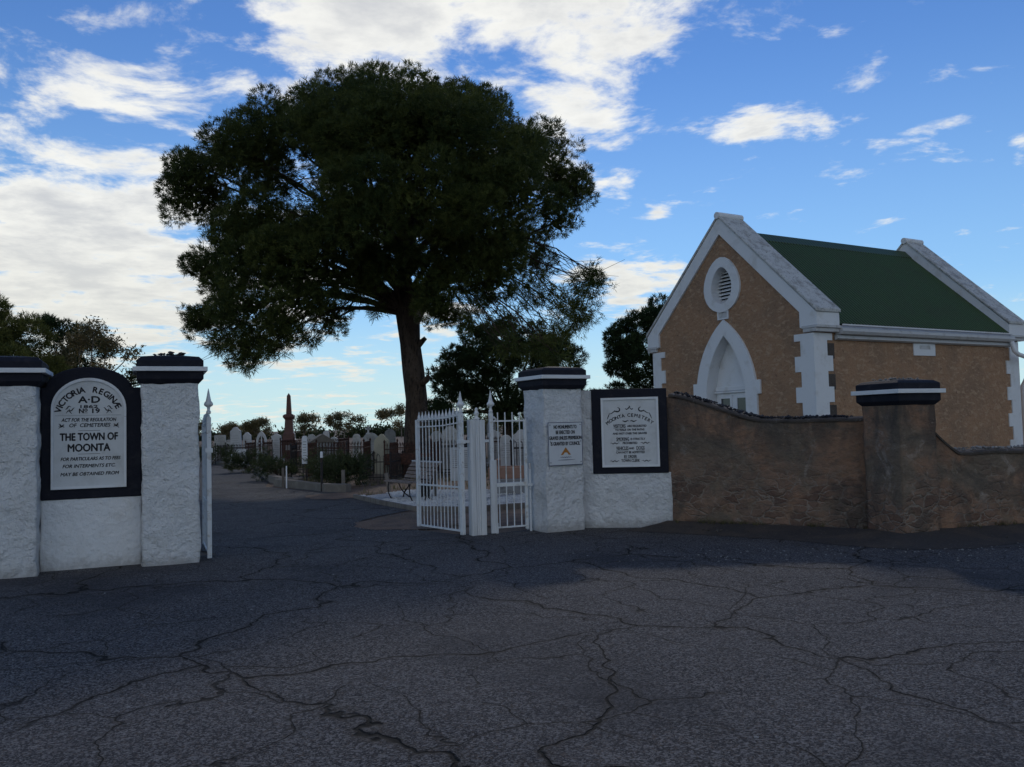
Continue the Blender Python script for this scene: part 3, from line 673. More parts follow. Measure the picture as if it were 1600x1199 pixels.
t = thing('pedestrian_gate', 'small white iron gate of upright bars between timber post and right pier', 'gate', (-.33, 12.83, 0), 23)
GL = .56
MB().box(-.03, .03, -.025, .025, .02, 1.80).build('stile', 'wpaint', t, bevel=.006)
finial(t, 0, 0, 1.80)
MB().box(-.045, .060, -.046, -.026, .01, 1.09).build('timber_plate', 'wood', t, bevel=.005)
MB().box(.034, .075, -.04, -.01, .0, .16).build('timber_plate', 'wood', t, bevel=.01)
MB().box(GL - .03, GL + .012, -.02, .02, .04, 1.70).build('stile', 'wpaint', t, bevel=.005)
for a_, b_, c_ in ((.013, 1.66, 1.682), (.02, .69, .745), (.013, .075, .098)): MB().box(.03, GL - .03, -a_, a_, b_, c_).build('rail', 'wpaint', t)
q = MB()
for sx_ in (.05, ): q.tube([(sx_, 0, 1.66), (sx_ + .03, 0, 1.70), (sx_ - .01, 0, 1.73)], .018, 8)
q.build('hook', 'wpaint', t)
for k in range(4):
    x = .11 + k * .118; MB().tube([(x, 0, .09), (x, 0, 1.80)], .010, 8).build('bar', 'wpaint', t)
MB().tube([(GL + .055, 0, -.02), (GL + .055, 0, 1.02)], .018, 10).build('hinge_post', 'wpaint', t)
q = MB(); q.box(GL + .0, GL + .085, -.03, .03, .68, .72); q.build('hinge', 'wpaint', t)

# ---------------------------------------------------------------- chapel
CH = (6.37, 18.0, 0)
t = thing('chapel', 'small orange stucco chapel with green iron roof and white gothic trim behind the wall', 'building', CH, 30)
BL_, BW = 7.5, 5.27; MID = BW / 2; zE = 3.5
def gz(y): return 3.86 + (min(y, BW - y) + .12) * .935
# gable wall with door and oculus recesses: outline split so that the openings are real
def ellip(cy, cz, hw, ht, hb, n=24):
    """pointed oval: sharper at the top"""
    pts = []
    for i in range(n):
        a = 2 * math.pi * i / n - math.pi / 2; y = math.cos(a) * hw; z = math.sin(a)
        if z > 0: y *= (1 - .18 * z ** 2); zz_ = ht * z
        else: zz_ = hb * z
        pts.append((cy + y, cz + zz_))
    return pts
def gothic(cy, hw, z0, zs, zt, n=12):
    """pointed arch outline, n points per side"""
    pts = [(cy - hw, z0), (cy + hw, z0)]
    H = zt - zs; r_ = (H * H + hw * hw) / (2 * hw)
    for i in range(n + 1):
        z = H * i / n; y = math.sqrt(max(0, r_ * r_ - z * z)) - (r_ - hw); pts.append((cy + y, zs + z))
    for i in range(n - 1, -1, -1):
        z = H * i / n; y = math.sqrt(max(0, r_ * r_ - z * z)) - (r_ - hw); pts.append((cy - y, zs + z))
    return pts
OC, OZ = 2.62, 4.74
# long walls and far wall, stucco
MB().box(.0, BL_, 0, .35, -.1, zE).build('side_wall', 'stucco', t)
MB().box(.0, BL_, BW - .35, BW, -.1, zE).build('side_wall', 'stucco', t)
fg = [(0, -.1), (BW, -.1), (BW, 3.9), (MID, gz(MID) - .1), (0, 3.9)]
MB().prism(fg, BL_ - .38, BL_ - .002, axis='x').build('rear_gable', 'stucco', t)
# front gable: body behind the recess depth, then the outer skin with holes cut by a boolean
gb = MB(); gb.prism([(0.36, -.1), (BW - .36, -.1), (BW - .36, 3.7), (MID, gz(MID) - .35), (.36, 3.7)], .27, .40, axis='x'); gb.build('gable_core', 'trim', t)
sk = MB().prism(fg, .002, .268, axis='x').fix().build('front_gable', 'stucco', t)
def cutter(poly):
    c = MB().prism(poly, -.2, .33, axis='x').fix().build('cut', 'stucco'); return c
cuts = [cutter(ellip(OC, OZ, .38, .52, .39)), cutter(gothic(2.60, .67, -.2, 2.15, 3.64))]
dgt = None
for c in cuts:
    md = sk.modifiers.new('b', 'BOOLEAN'); md.object = c; md.operation = 'DIFFERENCE'; md.solver = 'EXACT'
bpy.context.view_layer.update(); dgt = bpy.context.evaluated_depsgraph_get()
c_par = sk.parent; sk.parent = None
bpy.context.view_layer.update(); dgt = bpy.context.evaluated_depsgraph_get()
nm = bpy.data.meshes.new_from_object(sk.evaluated_get(dgt)); sk.modifiers.clear(); sk.data = nm; sk.parent = c_par
for c in cuts: bpy.data.objects.remove(c)
# oculus
o_ = MB().ring(ellip(OC, OZ, .60, .74, .58), ellip(OC, OZ, .34, .50, .37), -.045, .268, axis='x').build('oculus', 'trim', t)
MB().prism(ellip(OC, OZ, .37, .51, .38), .262, .266, axis='x').build('backing', 'dark', o_)
lv = MB()
for k in range(9):
    z = OZ - .31 + k * .085; hwk = .34 * math.sqrt(max(.05, 1 - ((z - OZ) / .52) ** 2))
    lv.add([(.17, OC - hwk, z), (.17, OC + hwk, z), (.255, OC + hwk, z + .055), (.255, OC - hwk, z + .055), (.17, OC - hwk, z + .014), (.17, OC + hwk, z + .014), (.255, OC + hwk, z + .069), (.255, OC - hwk, z + .069)],
           [(0, 1, 2, 3), (7, 6, 5, 4), (0, 4, 5, 1), (3, 2, 6, 7), (0, 3, 7, 4), (1, 5, 6, 2)])
lv.build('louvres', 'trim', o_)
# door arch
a_ = MB().ring(gothic(2.60, .99, -.05, 2.15, 3.98), gothic(2.60, .64, -.05, 2.15, 3.60), -.05, .266, axis='x').build('door_surround', 'trim', t)
for z_ in (.1, 1.1, 2.18):
    for y_ in (1.50, 3.40): MB().box(-.052, .0, y_, y_ + .30, z_, z_ + .32).build('springer', 'trim', a_, bevel=.008)
MB().box(.20, .265, 2.0, 3.20, 2.30, 2.40).build('transom', 'trim', a_, bevel=.01); MB().box(.17, .265, 2.0, 3.20, 2.245, 2.292).build('transom', 'trim', a_, bevel=.01)
dr = MB(); dr.box(.225, .262, 2.06, 3.14, 0, 2.24); dr = dr.build('door', 'trim', t)
q = MB()
for a0 in (2.12, 2.66):
    q.ring([(a0, 1.15), (a0 + .42, 1.15), (a0 + .42, 2.20), (a0, 2.20)], [(a0 + .06, 1.21), (a0 + .36, 1.21), (a0 + .36, 2.12), (a0 + .06, 2.12)], .205, .225, axis='x')
q.build('sash', 'trim', dr)
q = MB(); q.box(.218, .223, 2.18, 2.48, 1.21, 2.12); q.box(.218, .223, 2.72, 3.02, 1.21, 2.12); q.build('pane', 'glass', dr)
# wall vents
v_ = MB().ring([(2.44, 3.99), (2.80, 3.99), (2.80, 4.19), (2.44, 4.19)], [(2.48, 4.025), (2.76, 4.025), (2.76, 4.155), (2.48, 4.155)], -.03, .0, axis='x').build('wall_vent', 'trim', t)
MB().box(-.012, .0, 2.485, 2.755, 4.03, 4.15).build('grille', 'gutter', v_)
v_ = MB().box(3.30, 4.10, -.022, .0, 2.98, 3.26).build('wall_vent', 'trim', t, bevel=.004)
MB().box(3.52, 3.90, -.03, -.023, 3.13, 3.22).build('grille', 'gutter', v_)
# quoins: alternately long and short blocks, both faces
def quoins(xc, yc, fx, fy, zs_, face):
    q = MB(); bh = .33
    z = -.05; k = 0
    while z < 3.38:
        top = min(z + bh, 3.40); L_ = .50 if k % 2 == 0 else .335
        if 'y' in face: q.box(min(xc, xc + fx * (L_ + .05)), max(xc, xc + fx * (L_ + .05)), yc - .026, yc, z, top)
        if 'x' in face: q.box(xc - .026, xc, min(yc - .026, yc + fy * L_), max(yc - .026, yc + fy * L_), z, top)
        z += bh; k += 1
    return q
quoins(0, 0, 1, 1, 0, 'yx').build('quoin', 'trim', t)
quoins(0, BW, 1, -1, 0, 'x').build('quoin', 'trim', t)
q = quoins(BL_, 0, -1, 1, 0, 'y'); q.build('quoin', 'trim', t)
q = MB(); 
for z in (2.9, 2.24, 1.58): MB().box(.385, .62, -.012, -.001, z - .04, z + .29).build('render_patch', 'wcop', t)

# parapet copings
def parapet(x0, x1, nm):
    hs_ = lambda y: 3.84 + (min(y + .14, BW + .14 - y)) * .935
    yA, yB = -.14, BW + .14; zt = hs_(MID)
    lo = MB().ring([(yA, 3.83), (yA, 3.53), (.30, 3.53), (.30, 3.86), (MID, 3.86 + (MID - .30) * .935), (BW - .30, 3.86), (BW - .30, 3.53), (yB, 3.53), (yB, 3.83), (MID, zt)][::-1][:0] or [(yA, 3.53), (yA, 3.83), (MID, zt), (yB, 3.83), (yB, 3.53)],
                   [(.31, 3.53), (.31, 3.87), (MID, zt - .40), (BW - .31, 3.87), (BW - .31, 3.53)], x0, x1, axis='x')
    # drop the closing span along the bottom
    lo.f = lo.f[:-4]
    o = lo.build(nm, 'trim', t)
    cpx = MB(); e = .03; dz = .07
    for sgn in (0, 1):
        P0, P1 = ((yA - e, 3.835), (MID, zt + .005)) if not sgn else ((yB + e, 3.835), (MID, zt + .005))
        cpx.prism([P0, P1, (P1[0], P1[1] + dz), (P0[0], P0[1] + dz)], x0 - e, x1 + e, axis='x')
    cpx.build('coping', 'coping', o, bevel=.012)
    MB().tube([(x0 - .05, MID, zt + .045), (x1 + .05, MID, zt + .045)], .085, 12).build('apex_roll', 'trim', o, smooth=False)
    for yy in (yA, yB - .36):
        kn = MB(); kn.box(x0 - .02, x1 + .02, yy - .03, yy + .39, 3.50, 3.56); kn.box(x0 - .01, x1 + .01, yy + .01, yy + .36, 3.42, 3.498); kn.build('kneeler', 'gutter', o, bevel=.008)
    return o
parapet(-.05, .66, 'front_parapet'); parapet(BL_ - .56, BL_ + .12, 'rear_parapet')
# corrugated roof
def roof_side(s):
    mb = MB(); n = int((BL_ - 1.2) / .105 * 8); xs = [.64 + (BL_ - 1.18) * i / n for i in range(n + 1)]
    ye, ze, yr, zr = (-.14, 3.60, MID, 6.12)
    rows = 5
    for j in range(rows + 1):
        tt = j / rows; y = ye + (yr - ye) * tt; z = ze + (zr - ze) * tt
        for i, x in enumerate(xs):
            w = .019 * math.cos(2 * math.pi * i / 8)
            yy = y if s == 0 else BW - y
            mb.v.append((x, yy, z + w))
    m_ = len(xs); mb.f = [((j * m_ + i), (j * m_ + i + 1), ((j + 1) * m_ + i + 1), ((j + 1) * m_ + i)) for j in range(rows) for i in range(m_ - 1)]
    if s: mb.f = [q[::-1] for q in mb.f]
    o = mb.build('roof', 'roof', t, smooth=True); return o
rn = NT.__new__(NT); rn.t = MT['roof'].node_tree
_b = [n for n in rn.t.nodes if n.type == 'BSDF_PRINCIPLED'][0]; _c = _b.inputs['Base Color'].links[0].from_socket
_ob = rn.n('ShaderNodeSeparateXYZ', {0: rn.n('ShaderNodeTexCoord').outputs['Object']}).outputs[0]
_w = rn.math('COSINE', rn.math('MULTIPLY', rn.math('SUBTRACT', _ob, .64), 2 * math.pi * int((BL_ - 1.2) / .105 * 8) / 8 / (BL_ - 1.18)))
rn.set(_b, 'Base Color', rn.mix(rn.math('MULTIPLY', rn.ramp(_w, .6, -.5), .85), _c, (.007, .013, .006)))  # troughs painted darker, standing in for the shade between corrugations
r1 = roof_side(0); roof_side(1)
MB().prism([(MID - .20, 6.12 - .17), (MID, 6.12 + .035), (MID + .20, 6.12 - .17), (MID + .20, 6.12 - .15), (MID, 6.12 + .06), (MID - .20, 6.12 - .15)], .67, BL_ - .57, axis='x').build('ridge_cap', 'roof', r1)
gt = MB(); gp_ = [(-.02, 3.56), (-.14, 3.56), (-.20, 3.50), (-.22, 3.44), (-.18, 3.38), (-.10, 3.37), (-.02, 3.37)]
gt.prism(gp_, .665, BL_ - .43, axis='x'); gt = gt.build('gutter', 'gutter', t)
MB().box(.665, BL_ - .57, -.24, -.20, 3.555, 3.585).build('gutter_lip', 'trim', gt)
MB().prism([(-.02, 3.365), (-.09, 3.36), (-.11, 3.29), (-.05, 3.26), (-.02, 3.26)], .63, BL_ - .43, axis='x').build('cornice', 'gutter', t)
MB().tube([(6.95, -.18, 3.38), (6.98, -.22, 3.15), (7.08, -.26, 3.06), (7.5, -.26, 2.98), (7.9, -.2, 2.92), (7.98, -.1, 2.8), (8.0, .2, 2.3), (8.0, .2, 0)], .055, 10).build('downpipe', 'trim', t, smooth=True)

# ---------------------------------------------------------------- trees
PX = 30 / 1340  # metres per photo pixel at the big pine's distance, used to size its clumps from the tree's own trunk line
def big_pine():
    bx, by = -3.45, 30.2
    t = thing('pine_tree', 'very large dark pine with broad domed crown and bare trunk standing inside the gates', 'tree', (bx, by, 0))
    q = MB()
    tp = [(0, 0, -.1), (-.02, 0, .25), (.02, 0, 1.2), (.06, .05, 2.6), (-.02, .05, 3.6), (-.10, 0, 4.6), (-.16, 0, 5.4), (-.22, 0, 6.1), (-.26, 0, 6.7)]
    q.tube(tp, [.52, .44, .41, .39, .38, .38, .40, .44, .38], 18, jit=.22)
    q.tube([(.28, -.18, 3.15), (.47, -.22, 3.28), (.55, -.25, 3.42)], [.13, .11, .06], 8); q.tube([(.2, -.2, 4.5), (.46, -.2, 4.75)], [.12, .07], 8)
    q.build('trunk', 'bark', t, smooth=True)
    #         x along the picture, height, radius (metres round the trunk), depth offset
    Lb = [(-7.3, 10.5, 1.4, -.5), (-5.9, 11.5, 1.4, .8), (-4.4, 12.0, 1.4, -1.2), (-2.6, 13.3, 1.4, .5), (-.9, 12.7, 1.4, -1.5), (.9, 13.3, 1.4, .6), (2.2, 12.2, 1.35, -1), (3.5, 11.8, 1.3, .7),
          (4.7, 11.0, 1.35, -.6), (5.3, 9.8, 1.15, .6), (5.2, 8.6, .8, -.6), (-6.8, 9.2, 1.2, 1.2), (-5.0, 10.7, 1.55, -2.2), (-1.6, 11.2, 1.9, -3.0), (.7, 11.0, 2.0, -3.4), (2.6, 10.0, 1.9, -3.0),
          (3.9, 9.2, 1.5, -2.4), (-4.9, 8.7, 1.4, -1.6), (-6.9, 7.3, 1.15, .3), (-5.3, 7.3, 1.4, -2.0), (-1.7, 8.6, 1.7, -3.6), (.5, 8.6, 2.0, -4.0), (2.4, 8.0, 1.7, -3.2), (3.2, 7.3, 1.2, -2.0),
          (-6.6, 5.7, 1.05, -.4), (-5.2, 5.7, 1.2, -2.2), (-3.6, 5.8, 1.25, -2.6), (-2.7, 5.3, .8, -1.4), (-5.4, 4.5, .85, -1.6), (-3.9, 4.9, .8, -2.6), 
          (-.6, 6.9, 1.2, -2.2), (1.3, 6.6, 1.35, -2.4), (2.9, 6.4, 1.1, -1.6), (1.2, 5.4, .75, -1.6), (-3.3, 7.1, 1.3, -3.2), (-2.9, 9.9, 1.2, 2.5), (-3.3, 12.0, 1.6, 2.4), (0, 12.4, 2.0, 2.6), (2.8, 11.2, 1.7, 3),
          (-1, 9.3, 1.9, 3.6), (1.5, 8.6, 1.9, 3.8), (-4.8, 9.4, 1.3, 3.4), (-6, 7.8, 1.1, 3.0), (3.9, 8.5, 1.5, 2.6), (-.2, 9.8, 1.5, -.4), (1.7, 11.5, 1.1, -2.2), (-2.6, 11.4, 1.5, -2.2), (-.2, 10.8, 1.6, -3.0), (4.3, 11.8, 1.0, .8), (2.6, 13.0, 1.0, .4), (-1.6, 14.0, 1.0, .6), (-7.9, 11.1, .8, 0), (-7.4, 7.5, .8, 0), (-7.5, 5.6, .7, -.3), (5.9, 10.2, .8, 0), (-7.6, 9.8, 1.1, -.4), (-6.4, 11.6, .9, .2), (1.0, 13.4, 1.2, .8), (-3.9, 12.9, 1.1, .3), (.1, 13.9, 1.0, .3), (-2.4, 7.3, 1.3, -2.6), (-1.3, 6.7, .9, -2.0), (-3.6, 6.4, 1.1, -2.0), (.9, 5.9, .9, -2.2), (-4.2, 7.6, 1.2, -2.4)]
    lob = [(x, y, z, rad * .93) for x, z, rad, y in Lb]
    needles('crown', pads(lob, 8), 'needle', 27, L=.16, w=.023, per=12, shell=.88, parent=t, zflat=.84)
    leaves('inner_foliage', [(x, y, z, rad * .62) for x, y, z, rad in lob], 'needle', 6, size=.16, per=5, shell=.15, parent=t, zflat=.84, spread=.8)
    # thin drooping sprays
    thin = [(6.1, 6.3, .95, -1.0), (5.4, 5.6, .95, -1.5), (5.9, 5.4, .8, -.9), (6.4, 6.6, .6, -.6), (-6.6, 4.7, .7, -.8), (-5.2, 4.3, .75, -1.6), (-4.2, 4.5, .7, -2.2), (6.25, 6.85, .45, -1), (4.3, 6.0, .95, -1.6), (3.4, 5.1, .8, -1.8), (5.0, 4.6, .75, -1.6), (5.7, 5.0, .55, -1.2), (4.3, 4.0, .7, -2.8), (4.9, 3.7, .6, -3.0), (3.4, 4.1, .6, -2.8),
            (-6.2, 4.6, .65, -1.6), (-5.9, 3.95, .45, -1.6), (-5.3, 3.7, .35, -1.7), (-4.5, 4.2, .5, -2.4), (-1.5, 6.2, .7, -1.8), (-2.4, 6.3, .9, -2.6), (-1.1, 5.6, .45, -1.4), (-3.1, 4.6, .5, -2.0), (-4.1, 10.0, 1.0, -1.5), (-3.7, 8.2, .9, -2), (2.2, 5.2, .7, -2)]
    needles('spray', [(x, y, z, rad) for x, z, rad, y in thin], 'needle', 16, L=.22, w=.024, per=10, shell=.2, parent=t, droop=.7, zflat=.8)
    br = MB()
    for (x, y, z, rad) in lob:
        zs = max(5.6, min(7.6, z * .62)); limb(br, (-.25, 0, zs), (x * .96, y * .96, z), .05 + .035 * rad, .03, .03 if z > 8 else .12, 6, 8, .22)
    for x, z, rad, y in thin:
        pts = limb(br, (-.1 if x > 0 else -.3, -.1, 6.1), (x, y, z), .06, .014, .26, 5, 9, .25)
        for _ in range(int(9 * rad) + 2):
            k = random.randint(4, 8); limb(br, pts[k], (x + random.gauss(0, rad * .6), y + random.gauss(0, rad * .6), z + random.gauss(0, rad * .5)), .016, .006, -.1, 4, 4, .3)
    br.build('branch', 'bark', t, smooth=True)
    ll = MB(); limb(ll, (.05, -.15, 5.25), (1.35, -1.1, 6.9), .16, .10, .0, 8, 8, .2); limb(ll, (-.4, -.1, 5.9), (-1.9, -1.4, 7.2), .15, .08, .02, 8, 8, .2); ll.build('branch', 'palebark', t, smooth=True)
    # leaning left stem seen through the gap in the crown
    st = MB(); limb(st, (-.25, 0, 6.4), (-2.2, -.8, 9.0), .26, .18, -.02, 9, 7, .15); limb(st, (-2.2, -.8, 9.0), (-2.75, -.9, 12.2), .17, .08, 0, 8, 7, .15); st.build('branch', 'bark', t, smooth=True)
    return t
big_pine()

def tree(label, x, y, lobes, mat, dens, kind='needle', th=.25, tz=None, name='pine_tree', lean=0, grp=None, **kw):
    """lobes in local metres (x, y, z, radius)"""
    t = thing(name, label, 'tree', (x, y, kw.pop('z0', 0)), 0, grp)
    zt = tz or min(l[2] for l in lobes)
    q = MB(); q.tube([(0, 0, -.1), (lean * .3, 0, zt * .5), (lean, 0, zt)], [th, th * .8, th * .65], 10, jit=.2); q.build('trunk', kw.pop('barkm', 'bark'), t, smooth=True)
    if kind == 'needle': needles('crown', pads(lobes, 6), mat, dens, parent=t, **kw)
    else: leaves('crown', lobes, mat, dens, parent=t, **kw)
    b = MB()
    for (a, c, z, rad) in lobes: limb(b, (lean, 0, zt * random.uniform(.75, 1)), (a, c, z), th * .32, .02, .02, 5, 6, .25)
    b.build('branch', 'bark' if kind == 'needle' else 'palebark', t, smooth=True)
    return t
def blob(xs): return [(a, c, z, q) for a, z, q, c in xs]
# left: olive pine, darker pine, loose gum, little norfolk pine
tree('olive green pine cut by the left picture edge behind the leftmost pier', -24.0, 40, blob([(-1.6, 6.9, 1.6, 0), (.2, 6.6, 1.5, -.6), (1.5, 6.3, 1.3, 0), (-.8, 5.2, 1.8, -1), (1.2, 4.9, 1.5, -.8), (2.4, 4.4, 1.1, .2), (-.2, 3.8, 1.7, -.8), (1.8, 3.4, 1.3, -.2), (-2.5, 5.2, 1.8, .3)]), 'olive', 22, th=.3, L=.24, w=.035, per=10, shell=.75)
tree('dark rounded pine between the olive pine and the loose gum at left', -22.3, 46, blob([(-2.2, 7.3, .9, 0), (-1.2, 6.7, 1.0, -.4), (-.3, 6.1, 1.0, 0), (-.9, 5.0, 1.3, -.8), (.1, 4.3, 1.0, -.6), (.3, 3.2, 1.2, -.4), (-1.2, 3.8, 1.5, 0)]), 'needle2', 19, th=.3, L=.25, w=.045, per=9, shell=.75)
tree('loose gum tree with open bronze foliage rising above the arched sign', -20.9, 42, blob([(-1.9, 5.4, .75, 0), (-.3, 6.3, .85, 0), (.6, 6.7, .75, -.4), (1.1, 6.0, .75, .2), (-.8, 5.4, .8, -.4), (2.2, 5.6, .55, 0), (2.9, 4.9, .6, .2), (2.4, 4.4, .5, -.3), (.8, 4.8, .7, 0), (-.9, 4.5, .6, .3), (.6, 3.9, .6, 0), (1.2, 3.5, .5, .2), (3.2, 4.2, .5, 0)]), 'gum', 17, 'leaf', th=.2, tz=2.6, name='gum_tree', size=.095, per=6, shell=.3)
def norfolk(x, y, h):
    t = thing('norfolk_pine', 'small dark tiered norfolk pine tip showing beside the left gate pier cap', 'tree', (x, y, 0))
    q = MB(); q.tube([(0, 0, 0), (0, 0, h)], [.12, .02], 6); q.build('trunk', 'bark', t)
    V = []
    for k in range(16):
        z = h - .12 - k * .26; L_ = .12 + k * .10
        for j in range(7):
            a = j * .8976 + k * .5
            dx, dy = math.cos(a), math.sin(a)
            for m in range(14):
                f_ = m / 14; bx = np.array([dx * L_ * f_, dy * L_ * f_, z + .10 * f_ * L_])
                v = rng.normal(size=3) * .5 + np.array([dx, dy, .5]); v /= np.linalg.norm(v); s_ = np.cross(v, [0, 0, 1.]) * .05
                V.append([bx - s_, bx + s_, bx + v * .20])
    soup('crown', np.array(V), 'needle2', rng.random(len(V)), t)
norfolk(-16.9, 38, 4.45)
# middle and right pines
tree('wide dark pine in the middle distance behind the pedestrian gate', -.3, 46, blob([(-2.5, 4.9, 1.2, 0), (-1.4, 5.9, 1.2, -.4), (0, 6.3, 1.25, 0), (1.4, 6.2, 1.15, -.4), (2.6, 5.6, 1.2, 0), (-3.3, 3.9, 1.05, 0), (-2.0, 4.3, 1.5, -.8), (-.3, 5.1, 1.6, -1), (1.4, 5.2, 1.4, -.6), (3.0, 4.7, 1.4, 0), (-3.8, 2.3, .9, .2), (-2.4, 2.5, 1.5, -.5), (-.6, 3.2, 1.4, -.8), (1.6, 3.2, 1.3, -.4), (3.3, 3.0, 1.3, 0), (0.4, 1.9, 1.2, 0)]), 'needle2', 20, th=.35, tz=2.6, L=.24, w=.045, per=9, shell=.75)
tree('tall dark pine partly hidden by the left edge of the chapel', 9.3, 52, blob([(-2.3, 7.4, 1.2, 0), (-1.2, 8.1, 1.3, -.3), (.3, 8.7, 1.4, 0), (1.8, 8.3, 1.5, 0), (-2.6, 6.3, 1.2, .2), (-.9, 6.7, 1.5, -.8), (.8, 6.9, 1.7, -.6), (-1.6, 5.0, 1.1, 0), (.2, 5.1, 1.5, -.6), (-2.5, 3.7, 1.2, 0), (-3.0, 7.0, .9, 0), (-3.1, 5.6, .6, 0), (-1.0, 3.4, 1.4, -.4), (.9, 3.4, 1.6, 0), (2.6, 6.4, 1.6, 0), (2.4, 4.4, 1.6, 0)]), 'needle2', 19, z0=-.75, th=.35, tz=3.4, L=.25, w=.05, per=9, shell=.75)
tree('low dark pine clump between the right gate pier and the tall pine', 6.2, 58, blob([(-1.6, 2.3, 1.0, 0), (-.3, 2.9, 1.1, 0), (1.2, 2.6, 1.2, 0), (2.6, 2.5, 1.2, 0)]), 'needle2', 18, th=.25, tz=1.2, L=.26, w=.06, per=9, shell=.7)

# far gums with flat umbrella crowns
FG = [(-62, 165, 4.6, 3.6, 'far flat topped gum just right of the left gate leaf'), (-47.5, 160, 3.9, 3.0, 'far low gum left of the red stone obelisk'), (-36.5, 150, 4.4, 3.6, 'far gum with layered crown touching the obelisk on its right'),
      (-29.5, 150, 4.6, 3.4, 'far round gum between the obelisk and the round headstone'), (-19.5, 150, 5.4, 4.2, 'far umbrella shaped gum above the white round headstone'), (-13.2, 140, 3.9, 2.6, 'far gum close left of the big pine trunk'),
      (-9.0, 120, 3.2, 3.0, 'far pale gum right of the big pine trunk behind the gate leaf'), (-3.4, 120, 3.4, 2.8, 'far gum behind the timber gate post'), (3, 110, 3.2, 2.8, 'far gum behind the pedestrian gate bars'), (-56, 170, 3.2, 3.4, 'far small gum behind the big arched headstone')]
for x, y, h, w, lbl in FG:
    lo = []
    for k in range(9):
        a = random.uniform(-1, 1); lo.append((a * w * .85, random.uniform(-1, 1) * w * .4, h - .35 - 1.0 * a * a - random.random() * .7, random.uniform(.42, .8)))
    for k in range(3):
        a = random.uniform(-1, 1); lo.append((a * w * .6, random.uniform(-1, 1), h * .42 + random.random() * .4, random.uniform(.5, .8)))
    tree(lbl, x, y, lo, 'gum', 13, 'leaf', th=.14, tz=h * .3, name='gum_tree', grp='far gum trees along the horizon', size=.24, per=4, shell=.3, zflat=.42, barkm='palebark')
for k, (x0_, x1_, y_) in enumerate(((-110, -40, 175), (-40, 22, 168))):
    lo = [(random.uniform(x0_, x1_), random.uniform(-4, 4), random.uniform(.2, .7), random.uniform(.8, 1.5)) for _ in range(64)]
    o = leaves('scrub', lo, 'bush', 4.0, size=.45, per=3, shell=.3, zflat=.6); o.location = (0, y_, 0); tag(o, 'low dark scrub running along the horizon behind the graves', 'scrub', None, 'stuff')

# ---------------------------------------------------------------- cemetery kerbs, beds, bushes
def kerb(label, pts, w, h, mat='conc', grp='kerbs along the cemetery path'):
    q = MB(); n = len(pts); L_, R_ = [], []
    for i, p in enumerate(pts):
        a = Vector(pts[max(i - 1, 0)]); b = Vector(pts[min(i + 1, n - 1)]); d_ = (b - a).normalized(); nn_ = Vector((-d_.y, d_.x)) * w / 2
        L_.append(Vector(p) + nn_); R_.append(Vector(p) - nn_)
    for i in range(n):
        hh = h + .01 * math.sin(i * 2.3)
        q.v += [(L_[i].x, L_[i].y, -.03), (L_[i].x, L_[i].y, hh), (R_[i].x, R_[i].y, hh), (R_[i].x, R_[i].y, -.03)]
    q.f = [(i * 4 + k, i * 4 + (k + 1) % 4, i * 4 + 4 + (k + 1) % 4, i * 4 + 4 + k) for i in range(n - 1) for k in range(4)] + [(3, 2, 1, 0), tuple(range(4 * n - 4, 4 * n))]
    return tag(q.fix().build('kerb', mat, None, bevel=.012), label, 'kerb', grp)
kerb('concrete kerb with square end block in front of the big bush', [(-7.0, 25.4), (-6.1, 24.2), (-5.3, 23.1), (-4.85, 22.4), (-4.25, 22.1)], .22, .20)
kerb('dark stone kerb left of the name post with tan end face', [(-10.6, 35.4), (-9.6, 32.8), (-8.6, 30), (-7.6, 27.2), (-6.9, 25.9), (-6.35, 25.6)], .25, .20, 'timber')
kerb('pale far kerb along the path edge under the left bushes', [(-16.3, 46.5), (-14.4, 42.6), (-12.5, 39.2), (-11.4, 37.2), (-10.7, 36.8)], .25, .13)
kerb('thin dark edging board round the white gravel bed', [(-3.75, 20.15), (-2.85, 18.25), (-1.98, 16.82), (-.95, 16.25), (.35, 16.9), (1.6, 17.6)], .06, .09, 'timber')
q = MB(); q.box(-.6, .6, -1.3, 1.3, -.02, .22); q.box(-.45, .45, -1.15, 1.15, .22, .27)
def grave(label, x, y, rz, w, l, h, mat, fill='soil'):
    t = thing('grave', label, 'grave', (x, y, 0), rz, 'kerbed graves behind the gates')
    a, b = w / 2, l / 2
    MB().ring([(-a, -b), (a, -b), (a, b), (-a, b)], [(-a + .12, -b + .12), (a - .12, -b + .12), (a - .12, b - .12), (-a + .12, b - .12)], -.02, h).build('kerb_frame', mat, t)
    o = t.children[0]; me = o.data
    for v in me.vertices: v.co = (v.co.x, v.co.z, v.co.y)
    me.flip_normals()
    MB().box(-a + .12, a - .12, -b + .12, b - .12, -.02, h - .06).build('infill', fill, t)
    return t
grave('low pink concrete grave behind the pedestrian gate with pale top edge', .35, 26.8, -4, 2.2, 1.2, .32, 'pinkc')
grave('pink kerbed grave farther back behind the pedestrian gate', 1.1, 30.8, -4, 3.4, 1.6, .42, 'pinkc')
grave('dark flat slab grave beyond the white gravel behind the pedestrian gate', .5, 20.4, 3, 1.9, 1.3, .30, 'slate', 'slate')
grave('low kerbed grave left of the pale pentagonal headstone', -6.3, 33.0, 6, 1.4, 2.0, .25, 'conc')
